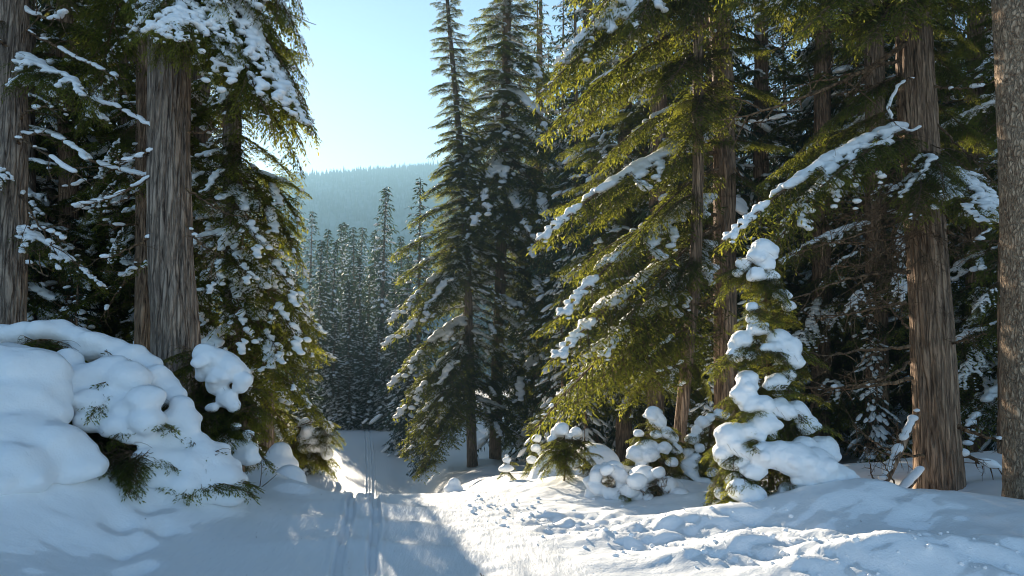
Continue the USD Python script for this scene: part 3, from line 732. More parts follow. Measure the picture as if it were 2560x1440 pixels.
t, o, ax = hero('conifer_tree', 'broad grooved trunk with long dead branches at the right, behind the snowy sapling', [(2350, 1270), (2325, 760), (2312, 560), (2290, 200), (2280, -60)], 9.6, [0.25, 0.22, 0.205, 0.19, 0.17, 0.12, 0.05], 'bark_red', top=18, sides=72, dz=0.045, ridge=0.032, seed=7, fz=0.7, ft=20.0)
boughs(t, o, ax, 9.6, [
    (305, 1790, 612, 8.5, .72, 0.8), (330, 1930, 640, 8.6, .42), (360, 2060, 470, 8.4, .42), (400, 2530, 565, 8.4, .72, 1.3), (420, 2440, 560, 8.2, .72, 1.2), (430, 2290, 560, 8.2, .42), (380, 2370, 500, 8.3, .42),
    (-100, 2000, 80, 8.2, .0), (-20, 2160, 110, 8.2, .0), (-150, 2280, 60, 8.0, .0), (-40, 2420, 80, 8.4, .0), (-120, 2500, 40, 8.6, .42), (40, 2480, 150, 9.2, .0), (0, 2100, 60, 8.8, .0), (100, 2440, 260, 9.8, .0), (180, 2000, 380, 9.4, .0),
    (240, 2480, 380, 9.8, .0), (300, 2440, 440, 9.6, .0), (250, 1900, 460, 10, .0), (-200, 1800, -20, 8.8, .42), (-220, 2050, -30, 8.4, .0)], 1.1)
for a_, b_, s, r0 in (((2275, 680), (2010, 742), .15, .026), ((2265, 755), (2032, 802), .1, .02), ((2275, 865), (2015, 895), .1, .022), ((2275, 905), (2000, 968), .2, .022), ((2280, 945), (1990, 970), .5, .026),
                      ((2380, 1065), (2545, 1112), .5, .03), ((2390, 1120), (2545, 1185), .6, .028), ((2375, 860), (2470, 830), .1, .016), ((2310, 1140), (2130, 1060), .3, .018), ((2270, 820), (2180, 720), 0, .016),
                      ((2260, 110), (1800, 300), 0, .035), ((2250, 150), (1980, 215), 0, .024), ((2245, 190), (2100, 240), 0, .018), ((2250, 90), (1930, 130), 0, .02), ((2330, 215), (2490, 205), .5, .016), ((2330, 300), (2480, 450), 0, .016),
                      ((2270, 540), (1960, 640), 0, .016), ((2275, 590), (1990, 600), 0, .014), ((2270, 620), (2050, 660), 0, .014), ((2285, 470), (2030, 520), 0, .016), ((2300, 420), (2080, 560), 0, .014), ((2330, 500), (2470, 640), 0, .014),
                      ((2340, 560), (2490, 600), .6, .018)):
    dead_branch(rng, t, o, [at(*a_, 9.45), at(*b_, rng.uniform(8.9, 9.6))], r0, 11, s)
dead_branch(rng, t, o, [at(2285, 195, 9.35), at(2235, 235, 9.2), at(2225, 290, 9.2), at(2260, 325, 9.25), at(2300, 318, 9.3)], 0.013, 2, 1.0)
# fans of dead twigs that hang under the long bough
for k in range(46):
    a_ = (rng.uniform(2230, 2330), rng.uniform(340, 640))
    b_ = (a_[0] + rng.normal(-60, 130), a_[1] + rng.uniform(20, 190))
    dead_branch(rng, t, o, [at(*a_, 9.4), at(*b_, rng.uniform(8.8, 9.5))], 0.007, 9, 0)
crown(rng, t, o, ax, 6.6, 17.5, 36, 3.0, (22, -5), 0.35)

t, o, ax = hero('conifer_tree', 'pale flaky-barked trunk cut by the right edge of the picture', [(2622, 1340), (2600, 900), (2580, 400), (2562, 0)], 7.6, [0.33, 0.285, 0.275, 0.265, 0.24, 0.15], 'bark_flaky', top=16, sides=60, dz=0.04, ridge=0.010, seed=8, fz=5.0, ft=11.0)
crown(rng, t, o, ax, 6.0, 15.5, 30, 2.8, (20, -5), 0.35)
t, o, ax = hero('conifer_tree', 'thin straight trunk standing just left of the pale edge trunk', [(2510, 1290), (2512, 560)], 11.0, [0.085, 0.075, 0.05], 'bark_red', top=11, seed=9, sides=24)
boughs(t, o, ax, 11, [(560, 2420, 640, 10.6, .42), (700, 2440, 800, 10.6, .42), (480, 2580, 560, 10.6, .0), (300, 2420, 380, 10.4, .0)])
crown(rng, t, o, ax, 4.8, 10.9, 24, 1.8, (20, -5), 0.3)
curtain('conifer_tree', 'dark reddish trunk in the shade between the snowy sapling and the broad trunk', [(2192, 1150), (2190, 600), (2185, 100)], 16.0, [0.22, 0.19, 0.17, 0.06], 'bark_red', 17,
        [(620, 2050, 720, 15, .42), (540, 2300, 680, 15, .42), (680, 2130, 820, 14.8, .42)], 3.2, 16.5, 56, 2.6, (25, -5), 0.35, 41)
curtain('conifer_tree', 'dark conifer deep in the shade right of the broad trunk', [(2440, 1150), (2440, 400)], 15.0, [0.18, 0.15, 0.05], 'bark_red', 16, [(700, 2440, 860, 14, .72), (800, 2420, 980, 14, .72), (860, 2480, 1050, 14.2, .72)], 1.2, 15.5, 60, 2.3, (30, -5), 0.45, 42)
curtain('conifer_tree', 'dark conifer in the shade left of the broad trunk behind the dead twigs', [(2050, 1150), (2055, 400)], 17.5, [0.2, 0.17, 0.05], 'bark_red', 17, [(740, 2000, 900, 16.4, .72), (700, 2110, 860, 16.6, .42)], 0.8, 16.5, 64, 2.5, (30, -5), 0.45, 43)
curtain('conifer_tree', 'shaded conifer behind the thin leaning trunk', [(1640, 1130), (1645, 400)], 18.0, [0.2, 0.17, 0.05], 'bark_red', 17, [], 1.0, 16.5, 64, 2.5, (30, -5), 0.5, 44)

curtain('conifer_tree', 'brown-stemmed conifer in the second row behind the leftmost trunk', [(60, 1150), (63, 300)], 15.5, [0.2, 0.17, 0.05], 'bark_grey', 17, [], 0.3, 16.5, 110, 2.6, (30, -5), 0.4, 501, kinds=FIRS)
curtain('conifer_tree', 'conifer hidden deep behind the leftmost trunk', [(130, 1150), (133, 300)], 20, [0.2, 0.17, 0.05], 'bark_grey', 17, [], 0.3, 16.5, 110, 2.6, (30, -5), 0.4, 502, kinds=FIRS)
curtain('conifer_tree', 'conifer just left of the slim brown trunk, in its shade', [(320, 1150), (323, 300)], 16.5, [0.2, 0.17, 0.05], 'bark_grey', 17, [], 0.3, 16.5, 110, 2.6, (30, -5), 0.4, 503, kinds=FIRS)
curtain('conifer_tree', 'conifer hidden behind the thick grey trunk', [(425, 1150), (428, 300)], 15, [0.2, 0.17, 0.05], 'bark_grey', 17, [], 0.3, 16.5, 110, 2.6, (30, -5), 0.4, 504, kinds=FIRS)
curtain('conifer_tree', 'conifer deep behind the snow-hung left boughs', [(470, 1150), (473, 300)], 19, [0.2, 0.17, 0.05], 'bark_grey', 17, [], 0.3, 16.5, 110, 2.0, (30, -5), 0.4, 505, kinds=FIRS)
curtain('conifer_tree', 'conifer whose crown closes the lower left of the glowing gap', [(625, 1150), (626, 760)], 23, [0.2, 0.17, 0.05], 'bark_grey', 4.6, [], 0.0, 4.4, 80, 2.2, (30, -5), 0.4, 506, kinds=FIRS)
curtain('conifer_tree', 'conifer in the shade behind the sweeping sunlit boughs', [(1560, 1150), (1563, 300)], 20, [0.2, 0.17, 0.05], 'bark_red', 17, [], 0.8, 16.5, 110, 2.6, (30, -5), 0.3, 507, kinds=FIRS)
curtain('conifer_tree', 'conifer deep in the shade behind the tall snowy young conifer', [(1900, 1150), (1903, 300)], 19, [0.2, 0.17, 0.05], 'bark_red', 17, [], 0.8, 16.5, 110, 2.6, (30, -5), 0.3, 508, kinds=FIRS)
curtain('conifer_tree', 'conifer farthest back between the snowy young conifer and the broad trunk', [(2120, 1150), (2123, 300)], 21, [0.2, 0.17, 0.05], 'bark_red', 17, [], 0.8, 16.5, 110, 2.6, (30, -5), 0.3, 509, kinds=FIRS)
curtain('conifer_tree', 'conifer right behind the broad grooved trunk', [(2300, 1150), (2303, 300)], 16.5, [0.2, 0.17, 0.05], 'bark_red', 17, [], 0.8, 16.5, 110, 2.6, (30, -5), 0.3, 510, kinds=FIRS)
curtain('conifer_tree', 'conifer hidden behind the pale edge trunk', [(2560, 1150), (2563, 300)], 14, [0.2, 0.17, 0.05], 'bark_red', 17, [], 0.8, 16.5, 110, 2.6, (30, -5), 0.3, 511, kinds=FIRS)
curtain('conifer_tree', 'conifer deep behind the thin leaning trunk', [(1740, 1150), (1743, 300)], 22, [0.2, 0.17, 0.05], 'bark_red', 17, [], 0.8, 16.5, 110, 2.6, (30, -5), 0.3, 512, kinds=FIRS)

# ------------------------------------------------------------------ snow-laden bushes and saplings
def blobs_of(rows, depth, jitter=0.1, squash=0.9, deep=1.0, seed=0, bulge=None):
    """rows (px, py, radius in px[, depth]) -> world lumps."""
    r_ = np.random.default_rng(seed)
    out = []
    for r in rows:
        d = (r[3] if len(r) > 3 else depth) + r_.normal(0, jitter)
        c = at(r[0], r[1], d); w = r[2] / FPX * d
        out.append([*c, w * 1.05, w * 1.05 * deep, w * squash])
    return np.array(out)

def sprigs(rng, parent, origin, points, length, down=(0, 45), n=1, toward=None, kinds=None):
    for p in points:
        for _ in range(n):
            yaw = rng.uniform(0, 2 * math.pi) if toward is None else toward + rng.normal(0, 0.9)
            i = math.radians(rng.uniform(*down)); l = length * rng.uniform(0.7, 1.25)
            d = np.array([math.cos(yaw) * math.cos(i), math.sin(yaw) * math.cos(i), -math.sin(i)])
            put_bough(parent, origin, np.asarray(p) - d * l * 0.25, np.asarray(p) + d * l * 0.75, snow=0, kinds=kinds or SPRIGS, name='sprig')

def rough(blobs, seed, n=9, lo=0.22, hi=0.48):
    """Adds smaller lumps over the surface of the big ones."""
    r_ = np.random.default_rng(seed); B = np.asarray(blobs, float)
    d = unit(r_.normal(0, 1, (len(B), n, 3))); d[..., 2] = d[..., 2] * 0.8 - 0.1
    w = r_.uniform(lo, hi, (len(B), n, 1)) * B[:, None, 3:].min(2, keepdims=True)
    c = B[:, None, :3] + d * B[:, None, 3:] * r_.uniform(0.78, 0.98, (len(B), n, 1))
    return np.vstack([B, np.concatenate([c, w * 1.1, w * 1.1, w * 0.9], 2).reshape(-1, 6)])

def clumps(parent, origin, blobs, h, groups=None, **kw):
    """Each connected lump of snow a part of its own."""
    m = snow_mass(np.asarray(blobs) - np.array([*origin, 0, 0, 0]), h, **kw)
    tm = trimesh.Trimesh(*m, process=False)
    for c in sorted(tm.split(only_watertight=False), key=lambda c: -len(c.faces)):
        if len(c.faces) > 40:
            obj('snow_clump', (np.array(c.vertices), np.array(c.faces)), 'snow', parent, smooth=True)

rng = np.random.default_rng(77)
A = [(-70, 840, 40, 8.2), (0, 836, 36, 8.3), (60, 832, 36, 8.3), (105, 826, 34, 8.3), (150, 828, 36, 8.3), (195, 842, 38, 8.3), (240, 858, 40, 8.3), (285, 874, 40, 8.3), (330, 890, 38, 8.3), (368, 912, 36, 8.3), (215, 880, 34, 8.25), (300, 905, 30, 8.2),
     (-70, 930, 110, 7.5), (20, 930, 95, 7.3), (75, 925, 80, 7.3), (115, 935, 58, 7.3), (130, 975, 44, 7.25), (60, 1000, 95, 7.2), (110, 1035, 60, 7.2), (0, 1030, 110, 7.1),
     (190, 975, 46, 7.75), (215, 940, 44, 7.8), (268, 925, 50, 7.8), (322, 945, 50, 7.75), (362, 995, 48, 7.7), (368, 1050, 42, 7.6), (338, 1088, 34, 7.55), (292, 1068, 40, 7.55), (235, 1052, 44, 7.55), (192, 1015, 42, 7.65), (280, 1000, 66, 7.75), (170, 900, 34, 7.9), (230, 1000, 40, 7.6), (325, 1020, 40, 7.55),
     (392, 935, 30, 8.1), (412, 965, 32, 8.1), (435, 990, 30, 8.1), (455, 1010, 26, 8.0), (458, 1045, 36, 7.9), (430, 1050, 30, 7.85), (475, 1066, 20, 7.9), (405, 1000, 26, 8.1),
     (70, 1090, 80, 6.95), (140, 1105, 68, 6.95), (190, 1135, 52, 6.95), (235, 1160, 38, 6.95), (10, 1110, 100, 6.8), (30, 1160, 80, 6.6), (-70, 1120, 120, 6.7), (120, 1160, 60, 6.75), (190, 1172, 46, 6.85), (70, 1190, 60, 6.6), (-20, 1200, 80, 6.4),
     (405, 1112, 44, 7.75), (440, 1105, 40, 7.8), (372, 1145, 40, 7.55), (478, 1110, 38, 7.85), (505, 1140, 44, 7.85), (540, 1155, 38, 7.9), (420, 1150, 48, 7.65), (470, 1165, 52, 7.7), (520, 1190, 50, 7.75), (560, 1195, 40, 7.85), (590, 1200, 26, 8.0), (400, 1190, 44, 7.5), (455, 1210, 44, 7.55), (510, 1228, 40, 7.65), (560, 1232, 34, 7.7), (585, 1240, 24, 7.8), (545, 1128, 26, 8.0), (350, 1180, 34, 7.4), (580, 1165, 20, 8.0)]
bl = blobs_of(A, 8.1, 0.05, 0.82, 1.1, 1)
base = np.array([-4.6, 7.8, gz(-4.6, 7.8)])
bush = thing('snow_laden_bush', 'huge pillowy snow-buried bent shrubs on the left bank', 'bush', base)
bl[:, 3:] *= [.96, .96, .9]
clumps(bush, base, rough(bl, 3, 4, 0.18, 0.34), 0.022, k=46, amp=0.04, freq=3.6, seed=3)
pts = [at(x, y, d) for x, y, d in [(230, 1110, 7.7), (260, 1120, 7.6), (290, 1110, 7.7), (320, 1120, 7.6), (340, 1140, 7.5), (300, 1150, 7.5), (250, 1085, 7.8), (200, 1070, 7.7), (190, 1040, 7.8), (330, 1090, 7.8), (105, 860, 7.9), (130, 880, 7.9), (90, 865, 8), (120, 900, 8),
                                   (290, 905, 8.2), (330, 925, 8.2), (405, 1010, 8.1), (410, 1000, 8.1), (400, 1065, 8.0), (430, 1080, 8.0), (400, 1190, 7.6), (255, 975, 7.7), (370, 1020, 7.9), (340, 1060, 7.6), (360, 1080, 7.8), (270, 1140, 7.6), (310, 1135, 7.5), (280, 1075, 7.9), (520, 1150, 7.75), (515, 1215, 7.6)]]
sprigs(rng, bush, base, pts, 0.55, (5, 55), 3)
sprigs(rng, bush, base, [at(340, 1150, 7.3), at(325, 1160, 7.3), at(350, 1155, 7.3)], 0.45, (30, 55), 2, toward=-2.3)
for k in range(14):
    p = at(rng.uniform(180, 460), rng.uniform(1000, 1120), 8.1)
    q_ = p + np.array([rng.normal(0, .2), -rng.uniform(0, .3), rng.uniform(-.35, .1)])
    dead_branch(rng, bush, base, [p, q_], 0.008, 3, 0)

B = [(512, 884, 30), (532, 892, 26), (570, 915, 30), (500, 905, 18), (552, 905, 38), (585, 928, 32), (612, 950, 20), (540, 965, 26), (568, 995, 26), (585, 1015, 16), (520, 920, 30), (530, 1020, 12), (600, 968, 14), (550, 940, 30),
     (610, 1118, 26), (625, 1145, 22), (598, 1140, 20), (625, 1120, 18), (560, 1090, 10), (575, 1108, 12), (545, 1100, 12), (520, 1060, 10), (590, 1065, 10), (500, 940, 10), (620, 1085, 10)]
bl = blobs_of(B, 8.7, 0.05, 0.85, 1.0, 2)
base = at(560, 1180, 8.8); base[2] = gz(base[0], base[1])
bush = thing('snow_laden_bush', 'hunched dark bush with a beak-shaped snow cap right of the thick left trunk', 'bush', base)
bl[:, 3:] *= 0.95
clumps(bush, base, rough(bl, 4, 8), 0.018, k=70, amp=0.012, freq=14, seed=4)
pts = [at(rng.uniform(495, 610), rng.uniform(1000, 1130), rng.uniform(8.7, 9.1)) for _ in range(46)] + [at(rng.uniform(470, 520), rng.uniform(880, 1020), 9.0) for _ in range(12)] + [at(rng.uniform(540, 610), rng.uniform(960, 1010), 8.9) for _ in range(8)]
sprigs(rng, bush, base, pts, 0.5, (10, 65), 2)
stem = bend([at(592, 1000, 8.9), at(612, 1060, 8.8), at(640, 1135, 8.7)], 14)
obj('stem', tube(stem - base, np.linspace(0.025, 0.035, 14), 8), 'twig', bush, smooth=True)

# shrubs further along the left side of the trail
def shrub(name, label, foot_px, depth, rows, sprig_pts, length, seed, squash=0.85, n=2, cat='shrub', h=0.022, twigs=0, group=None):
    r_ = np.random.default_rng(seed)
    base = at(*foot_px, depth); base[2] = gz(base[0], base[1])
    s = thing(name, label, cat, base, group)
    if rows:
        clumps(s, base, rough(blobs_of(rows, depth, 0.08, squash, 1.0, seed) * [1, 1, 1, .92, .92, .92], seed, 7), h * 0.9, k=1.6 / h, amp=h * 0.5, freq=0.25 / h, seed=seed)
    sprigs(r_, s, base, [at(*p) if len(p) == 3 else at(*p, depth) for p in sprig_pts], length, (0, 60), n)
    for _ in range(twigs):
        p = base + np.array([r_.normal(0, .25), r_.normal(0, .2), 0])
        q_ = p + np.array([r_.normal(0, .35), r_.normal(0, .3), r_.uniform(.4, 1.3)])
        dead_branch(r_, s, base, [p, q_], 0.008, 6, 0.35)
    return s, base
mk = lambda r, n, x0, x1, y0, y1, a, b: [(r.uniform(x0, x1), r.uniform(y0, y1), r.uniform(a, b)) for _ in range(n)]
shrub('snowy_shrub', 'twiggy snow-dusted shrub at the left edge of the far trail', (795, 1165), 20, mk(rng, 26, 745, 830, 1050, 1150, 6, 14), [p[:2] for p in mk(rng, 22, 740, 825, 1060, 1150, 1, 2)], 0.8, 51, h=0.05, twigs=16)
for nm, lab, px, py, r, d, cat in (('snow_mound', 'round ball-like snow cap on a stump left of the trail', 700, 1126, 24, 13.0, 'snow mound'), ('snow_mound', 'snow hump with a dark twiggy hollow on the left bank', 722, 1192, 34, 10.6, 'snow mound'),
                                   ('snow_mound', 'large rounded snow mound at the foot of the right trees', 1396, 1166, 52, 11.5, 'snow mound'), ('snow_mound', 'tall snow mound behind the thin needled seedling', 1486, 1150, 48, 11.6, 'snow mound'),
                                   ('snow_mound', 'small snow knob left of the large rounded mound', 1369, 1190, 18, 11.0, 'snow mound'), ('snow_mound', 'small snow-capped stub near the right crest of the trail', 1135, 1205, 12, 11.0, 'snow mound'),
                                   ('snow_mound', 'snow pillow at the right edge in the corner', 2555, 1372, 34, 6.6, 'snow mound')):
    c = at(px, py, d); w = r / FPX * d
    rows = [[0, 0, 0, w, w, w * 0.85], [w * .35, -w * .2, -w * .3, w * .85, w * .8, w * .75], [-w * .5, 0, -w * .4, w * .7, w * .7, w * .6], [0, 0, -w, w * 1.2, w * 1.2, w], [w * .2, -w * .2, -w * 1.5, w * 1.8, w * 1.6, w], [-w * .7, -w * .3, -w * 1.4, w * 1.3, w * 1.2, w * .9]]
    tag(obj(nm, snow_mass(np.array(rows) + np.array([*c, 0, 0, 0]), w / 9, amp=w * 0.06, freq=2.5 / w * 0.5, seed=int(px)), 'snow', smooth=True), lab, cat)

# right: the seedling with stacked caps, the needled seedling, the bent bushes, two young conifers
shrub('sapling', 'tiny seedling wearing two stacked snow caps on the right crest', (1267, 1192), 11.5, [(1267, 1140, 4), (1267, 1150, 10), (1266, 1170, 15), (1258, 1172, 10), (1268, 1158, 6)], [(1262, 1182), (1272, 1184), (1266, 1160)], 0.22, 52, 0.75, cat='sapling', h=0.012)
s, base = shrub('sapling', 'thin upright needled seedling in front of the tall snow mound', (1463, 1225), 10.4, [(1462, 1168, 9), (1450, 1195, 12), (1475, 1200, 14), (1468, 1182, 8), (1460, 1215, 16), (1445, 1218, 12), (1485, 1165, 6), (1440, 1170, 6)], [(1463, 1135), (1455, 1150), (1472, 1155), (1450, 1170), (1478, 1172), (1462, 1190), (1485, 1190), (1448, 1200)], 0.28, 53, cat='sapling', h=0.014)
obj('stem', tube(np.stack([np.zeros(8), np.zeros(8), np.linspace(0, 0.62, 8)], 1), np.linspace(0.012, 0.004, 8), 6), 'twig', s)
ring = [(1521 + 36 * math.cos(a), 1203 + 30 * math.sin(a), 17, 9.3) for a in np.linspace(-0.3, 2 * math.pi - 0.3, 15)] + [(1500, 1180, 24, 9.6), (1535, 1172, 26, 9.6), (1560, 1180, 22, 9.6), (1480, 1205, 20, 9.5), (1482, 1232, 20, 9.4), (1512, 1240, 20, 9.3), (1542, 1236, 20, 9.3), (1515, 1165, 14, 9.6)]
s, base = shrub('snow_laden_bush', 'low bush bent into a ring of snow right of the trail', (1520, 1245), 9.4, ring, [(1520, 1203, 9.6), (1515, 1210, 9.6), (1540, 1190, 9.6), (1560, 1215, 9.5), (1500, 1235, 9.4)], 0.22, 54, cat='bush', h=0.016, n=1)
for k in range(7):
    dead_branch(rng, s, base, [at(1555 + k * 4, 1240, 9.4), at(1530 + rng.uniform(-30, 30), rng.uniform(1180, 1215), 9.3)], 0.006, 3, 0)
s, base = shrub('snow_laden_bush', 'rounded bush smothered in snow beside the ring-shaped bush', (1630, 1255), 9.0, [(1608, 1186, 30), (1592, 1203, 26), (1576, 1226, 22), (1608, 1226, 24), (1645, 1182, 17), (1668, 1210, 24), (1683, 1220, 28), (1702, 1238, 24), (1590, 1240, 18), (1628, 1212, 16), (1655, 1240, 16), (1570, 1243, 14), (1715, 1250, 14), (1622, 1246, 12)],
                [(1640, 1205), (1650, 1215), (1630, 1225), (1640, 1240), (1660, 1245), (1690, 1248), (1625, 1240), (1560, 1238)], 0.25, 55, cat='bush', h=0.018, n=2)
for k in range(6):
    dead_branch(rng, s, base, [at(1630 + rng.uniform(-20, 20), 1245, 9.0), at(1630 + rng.uniform(-30, 40), rng.uniform(1195, 1220), 8.9)], 0.006, 3, 0)

def young(name, label, tip, foot, depth, rows, half, seed, n, length, h=0.018, bulge=0.92):
    """A young conifer: stem, short boughs all round, lumps of snow on its outer side."""
    r_ = np.random.default_rng(seed)
    base = at(*foot, depth); zt = at(*tip, depth)
    base[2] = gz(base[0], base[1]) - 0.03
    s = thing(name, label, 'young conifer', base)
    top = np.array([zt[0], depth, zt[2]])
    st = bend([base, (base * 0.5 + top * 0.5) + [0.01, 0, 0], top], 24)
    obj('stem', tube(st - base, np.linspace(0.035, 0.006, 24), 8), 'twig', s, smooth=True)
    H = top[2] - base[2]
    for k in range(n):
        f = (k + r_.uniform(0, 1)) / n
        b = st[int(f * 23)]
        yaw = k * 2.39996 + r_.normal(0, .3)
        l = half * (1 - f) * r_.uniform(0.75, 1.1) + 0.12
        i = math.radians(r_.uniform(15, 45) - 25 * f)
        tp = b + np.array([math.cos(yaw) * math.cos(i), math.sin(yaw) * math.cos(i), -math.sin(i)]) * l
        put_bough(s, base, b, tp, snow=0, kinds=SPRIGS if l < 1.1 else BOUGHS, name='bough', wide=1.0)
    out = []
    for r in rows:
        f = np.clip((r[1] - tip[1]) / (foot[1] - tip[1]), 0, 1)
        cx = tip[0] + (foot[0] - tip[0]) * f
        hp = half * FPX / depth * f + 14
        e = min(1.0, abs(r[0] - cx) / hp)
        d = depth - hp * depth / FPX * math.sqrt(1 - e * e) * bulge * r_.uniform(0.75, 1.05)
        if len(r) > 3: d = r[3]
        c = at(r[0], r[1], d); w = r[2] / FPX * d
        out.append([*c, w * 0.95, w * 0.95, w * 0.85])
        sprigs(r_, s, base, [c - [0, -0.5 * w, 0.6 * w]], length, (10, 60), 2)
    clumps(s, base, rough(np.array(out) * [1, 1, 1, 1.06, 1.06, 1.0], seed, 11, 0.26, 0.5), h * 0.8, k=120, amp=h * 0.6, freq=18, seed=seed)
    return s

R8 = [(1907, 621, 30), (1900, 640, 26), (1922, 632, 20), (1860, 660, 18), (1892, 686, 21), (1845, 682, 11), (1920, 662, 18), (1932, 690, 14), (1866, 672, 10), (1957, 738, 18), (1972, 764, 16), (1882, 768, 14), (1892, 820, 24), (1880, 795, 14), (1855, 848, 26), (1842, 888, 22), (1848, 865, 24),
      (1948, 848, 30), (1975, 868, 30), (1985, 903, 24), (1962, 890, 26), (1940, 870, 20), (1915, 870, 13), (1880, 890, 12), (1868, 948, 27), (1856, 985, 28), (1878, 1008, 28), (1866, 965, 24), (1945, 955, 26), (1925, 962, 16), (1975, 936, 17), (1908, 1010, 26), (1948, 1020, 28), (1990, 1025, 28), (1968, 1030, 22), (2020, 1062, 26), (2005, 1045, 22),
      (1910, 1062, 36), (1872, 1080, 28), (1895, 1085, 24), (1825, 1088, 36), (1812, 1130, 30), (1838, 1110, 26), (1825, 1155, 24), (1860, 1160, 22), (1885, 1180, 26), (1862, 1130, 18), (1912, 1137, 36, 7.75), (1950, 1138, 42, 7.7), (1985, 1148, 50, 7.7), (2035, 1170, 58, 7.75), (2085, 1196, 46, 7.8), (2055, 1125, 40, 8.0), (2010, 1120, 34, 7.9), (2030, 1200, 44, 7.8),
      (1850, 1225, 32), (1885, 1240, 30), (1895, 1266, 24), (1960, 1250, 26), (1965, 1222, 19), (2010, 1245, 20), (1800, 1232, 16), (1870, 1262, 20), (1985, 1235, 16), (1940, 1270, 18), (1835, 1200, 20)]
young('young_conifer', 'tall snow-plastered young conifer standing in sunlight right of the trail', (1908, 588), (1930, 1290), 8.4, R8, 0.78, 61, 64, 0.42)
R9 = [(1633, 1034, 21), (1646, 1055, 20), (1596, 1083, 11), (1667, 1083, 17), (1617, 1117, 22), (1592, 1133, 24), (1625, 1137, 22), (1683, 1096, 14), (1690, 1122, 15), (1640, 1085, 12), (1605, 1160, 16), (1660, 1120, 16), (1680, 1155, 14)]
young('young_conifer', 'short young conifer with bright green tips behind the rounded snowy bush', (1635, 1010), (1640, 1240), 9.8, R9, 0.5, 62, 34, 0.3, h=0.016)
R10 = [(1796, 1034, 13), (1812, 1038, 11), (1758, 1055, 17), (1775, 1043, 12), (1742, 1075, 14), (1733, 1097, 16), (1717, 1134, 17), (1721, 1163, 20), (1729, 1188, 18), (1758, 1213, 22), (1750, 1120, 12), (1738, 1145, 14), (1780, 1180, 12), (1765, 1240, 16)]
young('young_conifer', 'half-hidden young conifer leaning between the thin trunk and the tall snowy one', (1780, 1025), (1762, 1255), 9.9, R10, 0.5, 63, 34, 0.3, h=0.016)
young('young_conifer', 'small snowy young conifer in shade at the edge of the dark trees', (1345, 1085), (1345, 1195), 13.0, [(1342, 1095, 11), (1338, 1120, 12), (1352, 1130, 10), (1330, 1150, 12), (1350, 1160, 12), (1340, 1178, 10)], 0.35, 64, 22, 0.3)
s, base = shrub('sapling', 'sunlit drooping seedling with three snow caps left of the thin leaning trunk', (1410, 1180), 10.2, [(1404, 1072, 19), (1392, 1080, 16), (1440, 1080, 14), (1418, 1090, 8), (1378, 1098, 9)], [(1395, 1105), (1380, 1115), (1410, 1110), (1430, 1105), (1445, 1110), (1375, 1130), (1420, 1125), (1398, 1140), (1420, 1150), (1405, 1165), (1425, 1135)], 0.36, 56, cat='sapling', n=3)
obj('stem', tube(bend([[0, 0, 0], [0.02, 0, 0.3], [0.0, 0, 0.62]], 8), np.linspace(0.014, 0.006, 8), 6), 'twig', s)

# fallen timber at the foot of the broad trunk
def log(label, a, b, r, seed, snow=0.6, stubs=6):
    r_ = np.random.default_rng(seed)
    base = np.array(b) * 1.0
    L = thing('fallen_log', label, 'log', base)
    obj('trunk', trunk_mesh(np.array([b, (np.array(a) + b) / 2 + [0, 0, -0.03], a]) - base, [r, r * 0.75, r * 0.45], 14, 0.05, 0.008, seed, 0.0), 'bark_red', L, smooth=True)
    c = bend([a, b], 20)
    dead = [c[k] for k in r_.integers(2, 18, stubs)]
    for p in dead:
        dead_branch(r_, L, base, [p, p + unit(r_.normal(0, 1, 3) + [0, -.3, .5]) * r_.uniform(.25, .7)], 0.012, 4, 0.3)
    bl = []
    for k in range(34):
        if r_.random() < snow:
            p = c[0] + (c[-1] - c[0]) * k / 33
            w = r * r_.uniform(0.5, 0.9)
            bl.append([*(p - base + [0, 0, r * 0.75]), w * 1.3, w, w * 0.8])
    if len(bl) > 2:
        obj('snow', snow_mass(bl, 0.016, amp=0.006, freq=15), 'snow', L, smooth=True, kind='stuff')
log('snow-dusted broken log leaning against the broad right trunk', at(2292, 1035, 9.3), at(2185, 1250, 9.1), 0.055, 71)
log('short snow-capped log propped low beside the broad trunk', at(2300, 1180, 9.1), at(2235, 1250, 8.9), 0.05, 72, 0.9, 3)

# crumbs of churned snow
r_ = np.random.default_rng(88)
cr = []
c0 = trimesh.creation.icosphere(1)
for k in range(700):
    x = r_.uniform(-0.5, 3.6); y = 8.5 - 0.98 * (x + 0.1) + r_.normal(0.1, 0.6)
    if y < 4.2: continue
    w = 0.004 + 0.022 * r_.random() ** 5
    v = c0.vertices * (1 + 0.5 * (meshkit.noise(c0.vertices * 1.9 + k * 3.3, 6)[:, None] - .5)) * w * [1.1, 1, .8]
    cr.append((v, c0.faces, x, y, w))
zc = ground(np.array([c[2] for c in cr]), np.array([c[3] for c in cr]), True)
tag(obj('snow_crumbs', join([(c[0] + [c[2], c[3], z + c[4] * .35], c[1]) for c, z in zip(cr, zc)]), 'snow', kind='stuff'), 'loose crumbs of churned snow along the right of the ski track', 'snow crumbs')

# needles and bark bits fallen on the snow
n_ = 900
lx = r_.uniform(-3.2, 3.6, n_); ly = 4.2 + 8 * r_.random(n_) ** 1.4
lx = np.where(r_.random(n_) < .6, -1.2 + r_.normal(0.5, 1.0, n_), lx)
lz = ground(lx, ly, True) + 0.006
ld = unit(np.stack([r_.normal(0, 1, n_), r_.normal(0, 1, n_), r_.normal(0, .12, n_)], 1))
v, f = diamonds(np.stack([lx, ly, lz], 1), ld, 0.012 + 0.04 * r_.random(n_) ** 4, 0.004 + 0.006 * r_.random(n_), np.tile([0, 0.2, 1.0], (n_, 1)))
tag(obj('needle_litter', (v, f), 'twig', kind='stuff'), 'fallen needles and bits of bark scattered over the packed snow', 'litter')

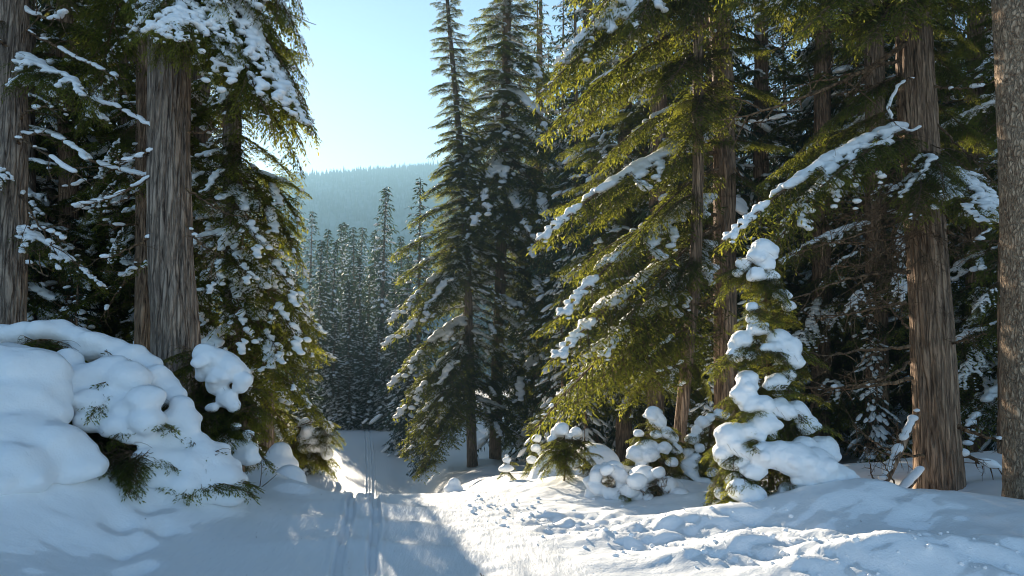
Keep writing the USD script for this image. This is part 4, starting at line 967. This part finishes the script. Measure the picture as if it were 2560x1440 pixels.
# bare stalks poking through the snow
for k, (lab, seg) in enumerate([('two crossed bare stalks poking from the left bank', [((648, 1228), (653, 1165), 9.4), ((645, 1230), (690, 1200), 9.4)]), ('short bare stalk lying on the left snow bank', [((600, 1228), (622, 1218), 9.0)]),
                                ('thin bare stalks sticking out of the trail in the foreground', [((1222, 1442), (1200, 1402), 5.8), ((1218, 1440), (1208, 1405), 5.8)])]):
    base = at(*seg[0][0], seg[0][2]); base[2] = gz(base[0], base[1])
    s = thing('bare_stalk', lab, 'stalk', base)
    for a_, b_, d in seg:
        p0 = at(*a_, d); dz = base[2] - p0[2]; p1 = at(*b_, d)
        p0[2] = gz(p0[0], p0[1]) - 0.03; p1[2] += dz
        obj('stem', tube(bend([p0, (p0 + p1) / 2 + [0.01, 0, 0], p1], 8) - base, np.linspace(0.006, 0.003, 8), 5), 'twig', s)

# ------------------------------------------------------------------ the forest behind
def low_bough(rng, L, incl, yaw, hang, snow, leaf):
    i = math.radians(incl)
    def axis(t):
        t = np.asarray(t, float)
        return np.stack([L * t * math.cos(i), 0 * t, -L * t * math.sin(i) + 0.3 * L * t * (1 - t)], -1)
    tang = lambda t: axis(np.asarray(t) + .01) - axis(np.asarray(t) - .01)
    B, D, l, t, hg = branchlets(rng, L, axis, tang, 0.13, 0.08, 0.30, hang)
    n2 = np.maximum((l / (leaf[0] * 0.33)).astype(int), 2)
    r = np.repeat(np.arange(len(B)), n2)
    kk = np.arange(len(r)) - np.repeat(np.cumsum(n2) - n2, n2)
    f = np.clip((kk + rng.uniform(0.2, 0.9, len(r))) / n2[r], 0.03, 1)
    p2, d2 = along(B[r], D[r].copy(), l[r], hg[r], f * l[r])
    sd_ = unit(np.cross(d2, [0, 0, 1.0])) * np.where(kk % 2 == 0, 1.0, -1.0)[:, None]
    d3 = unit(d2 + sd_ * rng.uniform(0.3, 0.9, len(r))[:, None] + np.array([0, 0, -1.0]) * (hang * rng.uniform(0.2, 1.2, len(r)))[:, None])
    v, fc = diamonds(p2, d3, leaf[0] * rng.uniform(0.6, 1.3, len(r)), leaf[1] * rng.uniform(0.7, 1.3, len(r)), unit(np.array([0, 0, 1.0]) + rng.normal(0, .6, (len(r), 3))))
    tint = np.repeat(np.clip(0.1 + 0.4 * f + 0.45 * t[r] + rng.normal(0, .1, len(r)), 0, 1), 4)
    tt = np.linspace(0, 1, 5)
    limb = tube(axis(tt), np.linspace(0.012 * L + .006, 0.004, 5), 4, False)
    sn = []
    for tk in np.linspace(0.15, 0.98, int(L / 0.16) + 2):
        if rng.random() < snow:
            rr = rng.uniform(0.05, 0.17) * (0.38 + 0.34 * L)
            sn.append([*(axis(np.array([tk]))[0] + [0, rng.normal(0, .12 * L), rr * .3]), rr * rng.uniform(1.0, 2.0), rr * 1.1, rr * .6])
    c, s_ = math.cos(yaw), math.sin(yaw)
    R = np.array([[c, -s_, 0], [s_, c, 0], [0, 0, 1]])
    return (v @ R.T, fc, tint), (limb[0] @ R.T, limb[1]), (np.array(sn).reshape(-1, 6), R)

ICO = trimesh.creation.icosphere(1)
def tree_class(name, seed, H, r0, z0, reach, n, incl, hang, snow, leaf, dead=0, power=0.85, bark_='bark_red', drop=1.0):
    rng = np.random.default_rng(seed)
    p = stage.CreateClassPrim('/World/kind_' + name); p.SetTypeName('Xform'); path = str(p.GetPath())
    lean = rng.normal(0, 0.12, 2)
    ax = lambda z: np.array([lean[0] * math.sin(z / H * 3), lean[1] * math.sin(z / H * 2.5), z])
    zz = np.linspace(-0.4, H, 22)
    obj('trunk', tube(np.array([ax(z) for z in zz]), np.interp(zz, [-0.4, H * .5, H], [r0, r0 * .6, 0.015]), 10), bark_, path, smooth=True)
    V, F, T, LV, S = [], [], [], [], []
    for k in range(n):
        f = (k + rng.uniform(0, 1)) / n
        z = z0 + (H - z0) * f
        L = reach * (1 - f) ** power * rng.uniform(0.6, 1.15) + 0.15
        (v, fc, tint), limb, (sn, R) = low_bough(rng, L, float(np.interp(f, [0, 1], incl)) + rng.normal(0, 7), k * 2.39996 + rng.normal(0, .3), hang, snow * rng.uniform(.5, 1.5), leaf)
        if rng.random() > drop:
            continue
        o_ = ax(z); dr = math.tan(math.radians(float(np.interp(f, [0, 1], incl)) + 8))
        V.append(v + o_); F.append(fc); T.append(tint); LV.append((limb[0] + o_, limb[1]))
        for b in sn:
            w = ICO.vertices * b[3:] * (1 + 0.7 * (meshkit.noise(ICO.vertices * 2.3 + b[:3] * 7, seed)[:, None] - .5))
            w = w + np.outer(w[:, 0], [0, 0, -dr])
            S.append(((w + b[:3]) @ R.T + o_, ICO.faces))
    # leader
    for k in range(dead):
        z = rng.uniform(0.12 * H, max(z0, 0.5 * H)); yaw = rng.uniform(0, 6.28)
        d = np.array([math.cos(yaw), math.sin(yaw), rng.uniform(-.35, .1)]) * rng.uniform(.5, 1.7)
        b = ax(z)
        c = bend([b, b + d * .5 + [0, 0, .05], b + d + rng.normal(0, .1, 3)], 6)
        LV.append(tube(c, np.linspace(.016, .004, 6), 4, False))
        for _ in range(5):
            e = c[rng.integers(2, 6)]; w = rng.normal(0, .22, 3)
            LV.append(tube(np.array([e, e + w * .6, e + w + [0, 0, -.04]]), np.array([.006, .004, .002]), 3, False))
    obj('branches', join(LV), 'twig', path, kind='stuff')
    v, f = join(list(zip(V, F)))
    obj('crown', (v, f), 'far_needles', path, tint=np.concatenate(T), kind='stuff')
    if S:
        obj('snow', join(S), 'snow', path, smooth=True, kind='stuff')
    CLASS[name] = (path, H, reach)

tree_class('spire_a', 201, 16, .17, .5, 2.6, 210, (42, -5), .8, .13, (.30, .085), bark_='bark_grey')
tree_class('spire_b', 202, 16, .16, .4, 2.2, 220, (48, 0), .9, .16, (.28, .08), bark_='bark_grey')
tree_class('spire_c', 203, 16, .16, .6, 2.5, 170, (36, -8), .6, .10, (.30, .08), bark_='bark_grey', drop=.85)
tree_class('forest_a', 204, 24, .24, 3.5, 3.0, 150, (30, -5), .7, .12, (.28, .075), dead=30)
tree_class('forest_b', 205, 24, .22, 5.5, 2.7, 140, (26, -5), .6, .10, (.28, .07), dead=40, drop=.85)
tree_class('forest_c', 206, 24, .26, 1.5, 3.2, 160, (34, -5), .8, .14, (.28, .075), dead=16)
tree_class('under_a', 207, 6, .08, .3, 1.6, 80, (38, 0), .8, .26, (.2, .05))
tree_class('under_b', 208, 6, .07, .2, 1.3, 80, (46, 0), .9, .35, (.18, .05))

def lit_blocked(x, y, z, H, r):
    """Would a tree here shade the sunlit ground and boughs right of the trail?"""
    for px, py, pz in ((0.2, 9, 0), (1, 8.5, 0.2), (1.5, 7, 0.1), (2.6, 8.3, 1.2), (2.6, 8.3, 2.6), (1.6, 11, 1.5), (1.8, 12, 4), (0.7, 12, 2.5), (3.4, 12.5, 4), (4.6, 9.4, 1.5), (0.5, 11.5, 0), (-0.6, 8.8, 0.0), (2.0, 10, 0.3), (3.2, 7.0, 0.1), (1.6, 12, 5.5), (-1.6, 9.4, 0.0), (-2.3, 9.0, 0.1), (3.4, 13, 5.5), (5.2, 9.3, 3.0), (0.4, 6.5, 0), (-6.1, 37, -3.4), (-2.5, 20, 3.5), (-2.3, 20, 1.5)):
        w = np.array([x - px, y - py]); s = w @ np.array([math.sin(SUN_AZ), math.cos(SUN_AZ)])
        if s < 2:
            continue
        d = abs(w[0] * math.cos(SUN_AZ) - w[1] * math.sin(SUN_AZ))
        zr = pz + s * math.tan(SUN_EL)
        f = (zr - z) / H
        if f < 1 and d < r * (1 - max(f, 0)) * 0.9 + 0.35:
            return True
    return False

def stand(name, kind, x, y, H, label, group, wide=1.0, yaw=0.0, z=None):
    path, h0, r0 = CLASS[kind]
    s = H / h0
    return thing(name, label, 'tree', (x, y, gz(x, y) - 0.1 if z is None else z), group, yaw, (s * wide, s * wide, s), ref=path)

VALLEY = [  # top px, top py, depth, kind, width, label
    (965, 466, 62, 'spire_b', 1.0, 'tallest lone dark spire fir standing up against the hazy hill'),
    (1050, 448, 44, 'spire_c', 1.0, 'thin-topped fir at the right end of the hill gap'),
    (745, 465, 72, 'spire_c', .7, 'slender spire fir at the left end of the hill gap'),
    (800, 680, 52, 'spire_b', 1.0, 'snow-covered fir at the left end of the far trail'),
    (782, 528, 70, 'spire_c', .8, 'open-branched spire fir second from the left below the hill'),
    (822, 572, 70, 'spire_a', .8, None), (852, 560, 78, 'spire_b', .8, None), (862, 556, 84, 'spire_b', .8, None), (881, 568, 74, 'spire_a', .9, None), (909, 568, 92, 'spire_a', 1.0, None), (936, 578, 80, 'spire_b', 1.0, None),
    (842, 600, 60, 'spire_b', .9, 'narrow snow-laden fir left of centre in the valley'), (897, 640, 56, 'spire_b', .85, 'snow-plastered narrow fir in the middle of the valley'), (928, 665, 58, 'spire_a', .9, 'snowy fir under the tallest lone spire'), (806, 600, 58, 'spire_a', 1.0, 'broad snowy fir at the left of the valley'),
    (1000, 590, 66, 'spire_a', 1.0, None), (950, 600, 88, 'spire_a', 1.0, None), (1022, 640, 52, 'spire_a', 1.1, 'broad snowy fir right of the tallest lone spire'), (870, 700, 54, 'spire_a', 1.1, 'snow-covered fir where the far trail ends'),
    (985, 700, 50, 'spire_b', 1.2, 'bushy snow-covered fir at the right end of the far trail'), (840, 790, 51, 'spire_b', 1.5, None), (905, 800, 52, 'spire_a', 1.4, None), (950, 810, 51, 'spire_b', 1.5, None), (1030, 780, 42, 'spire_a', 1.2, 'low snowy fir beside the right edge of the far trail'),
    (745, 700, 40, 'spire_a', 1.2, 'snow-hung fir at the left edge of the far trail'), (768, 860, 36, 'spire_b', 1.3, 'low snow-covered fir leaning over the far trail from the left'), (1060, 860, 36, 'spire_b', 1.2, 'low snow-covered fir on the right bank of the far trail'), (880, 900, 50, 'spire_b', 1.9, None), (925, 920, 50.5, 'spire_b', 1.9, None), (850, 930, 50, 'spire_b', 1.9, None), (975, 900, 49, 'spire_b', 1.8, None)]
r_ = np.random.default_rng(301)
for px, py, d, kind, w, lab in VALLEY:
    p = at(px, py, d)
    g = gz(p[0], p[1])
    stand('fir_tree', kind, p[0], p[1], p[2] - g + .1, lab or 'snow-dusted narrow firs crowded together in the valley at the end of the trail', None if lab else 'valley firs at the end of the trail', w * (1.22 if py < 700 else 1.25), r_.uniform(0, 6.28))

placed = []
def scatter(n, xr, yr, side, kinds, hr, dmin, label, group, seed, keep=None):
    r_ = np.random.default_rng(seed)
    for _ in range(n):
        y = r_.uniform(*yr); x = r_.uniform(*xr)
        u = x - float(trail_x(min(y, 70)))
        H = r_.uniform(*hr); kind = kinds[r_.integers(len(kinds))]
        if u * side < 4.2:
            continue
        px = 1280 + FPX * x / y
        rad = 2.6 * H / 24 * FPX / y
        if side < 0 and px + rad * .7 > 760: continue
        if side > 0 and px - rad * .7 < 1110: continue
        if side < 0 and 545 < px + rad and 900 - FPX * (gz(x, y) + H - 1.6) / y < 470: continue
        if any((x - a) ** 2 + (y - b) ** 2 < dmin ** 2 for a, b in placed): continue
        z = gz(x, y)
        if lit_blocked(x, y, z, H, 2.6 * H / 24): continue
        placed.append((x, y))
        what = {'forest_a': 'with bare lower trunk', 'forest_b': 'thinly branched', 'forest_c': 'branched to the ground', 'under_a': 'broad, dark', 'under_b': 'narrow, white'}[kind]
        band = 'behind the front trunks' if y < (27 if kind[0] == 'f' else 22) else ('deep in shade' if y < 42 else 'farthest back')
        stand('conifer_tree', kind, x, y, H, f'{label} {what}, {band}', f'{group}, {what}, {band}', r_.uniform(.85, 1.2), r_.uniform(0, 6.28))
scatter(700, (0.5, 34), (16, 62), 1, ['forest_a', 'forest_b', 'forest_c'], (17, 26), 2.7, 'tall conifer right of the trail', 'dark forest right of the trail', 401)
scatter(700, (-44, -6), (15, 62), -1, ['forest_a', 'forest_b', 'forest_c'], (17, 26), 2.7, 'tall conifer left of the trail', 'forest left of the trail', 402)
scatter(160, (1, 22), (14.5, 34), 1, ['under_a', 'under_b'], (2.5, 6), 1.5, 'small undergrowth conifer right of the trail', 'undergrowth right of the trail', 403)
scatter(160, (-24, -5), (12.5, 34), -1, ['under_a', 'under_b'], (2.5, 6), 1.5, 'small undergrowth conifer left of the trail', 'undergrowth left of the trail', 404)
tag(obj('haze', HAZE, 'haze', kind='stuff'), 'thin bluish winter haze in the air')
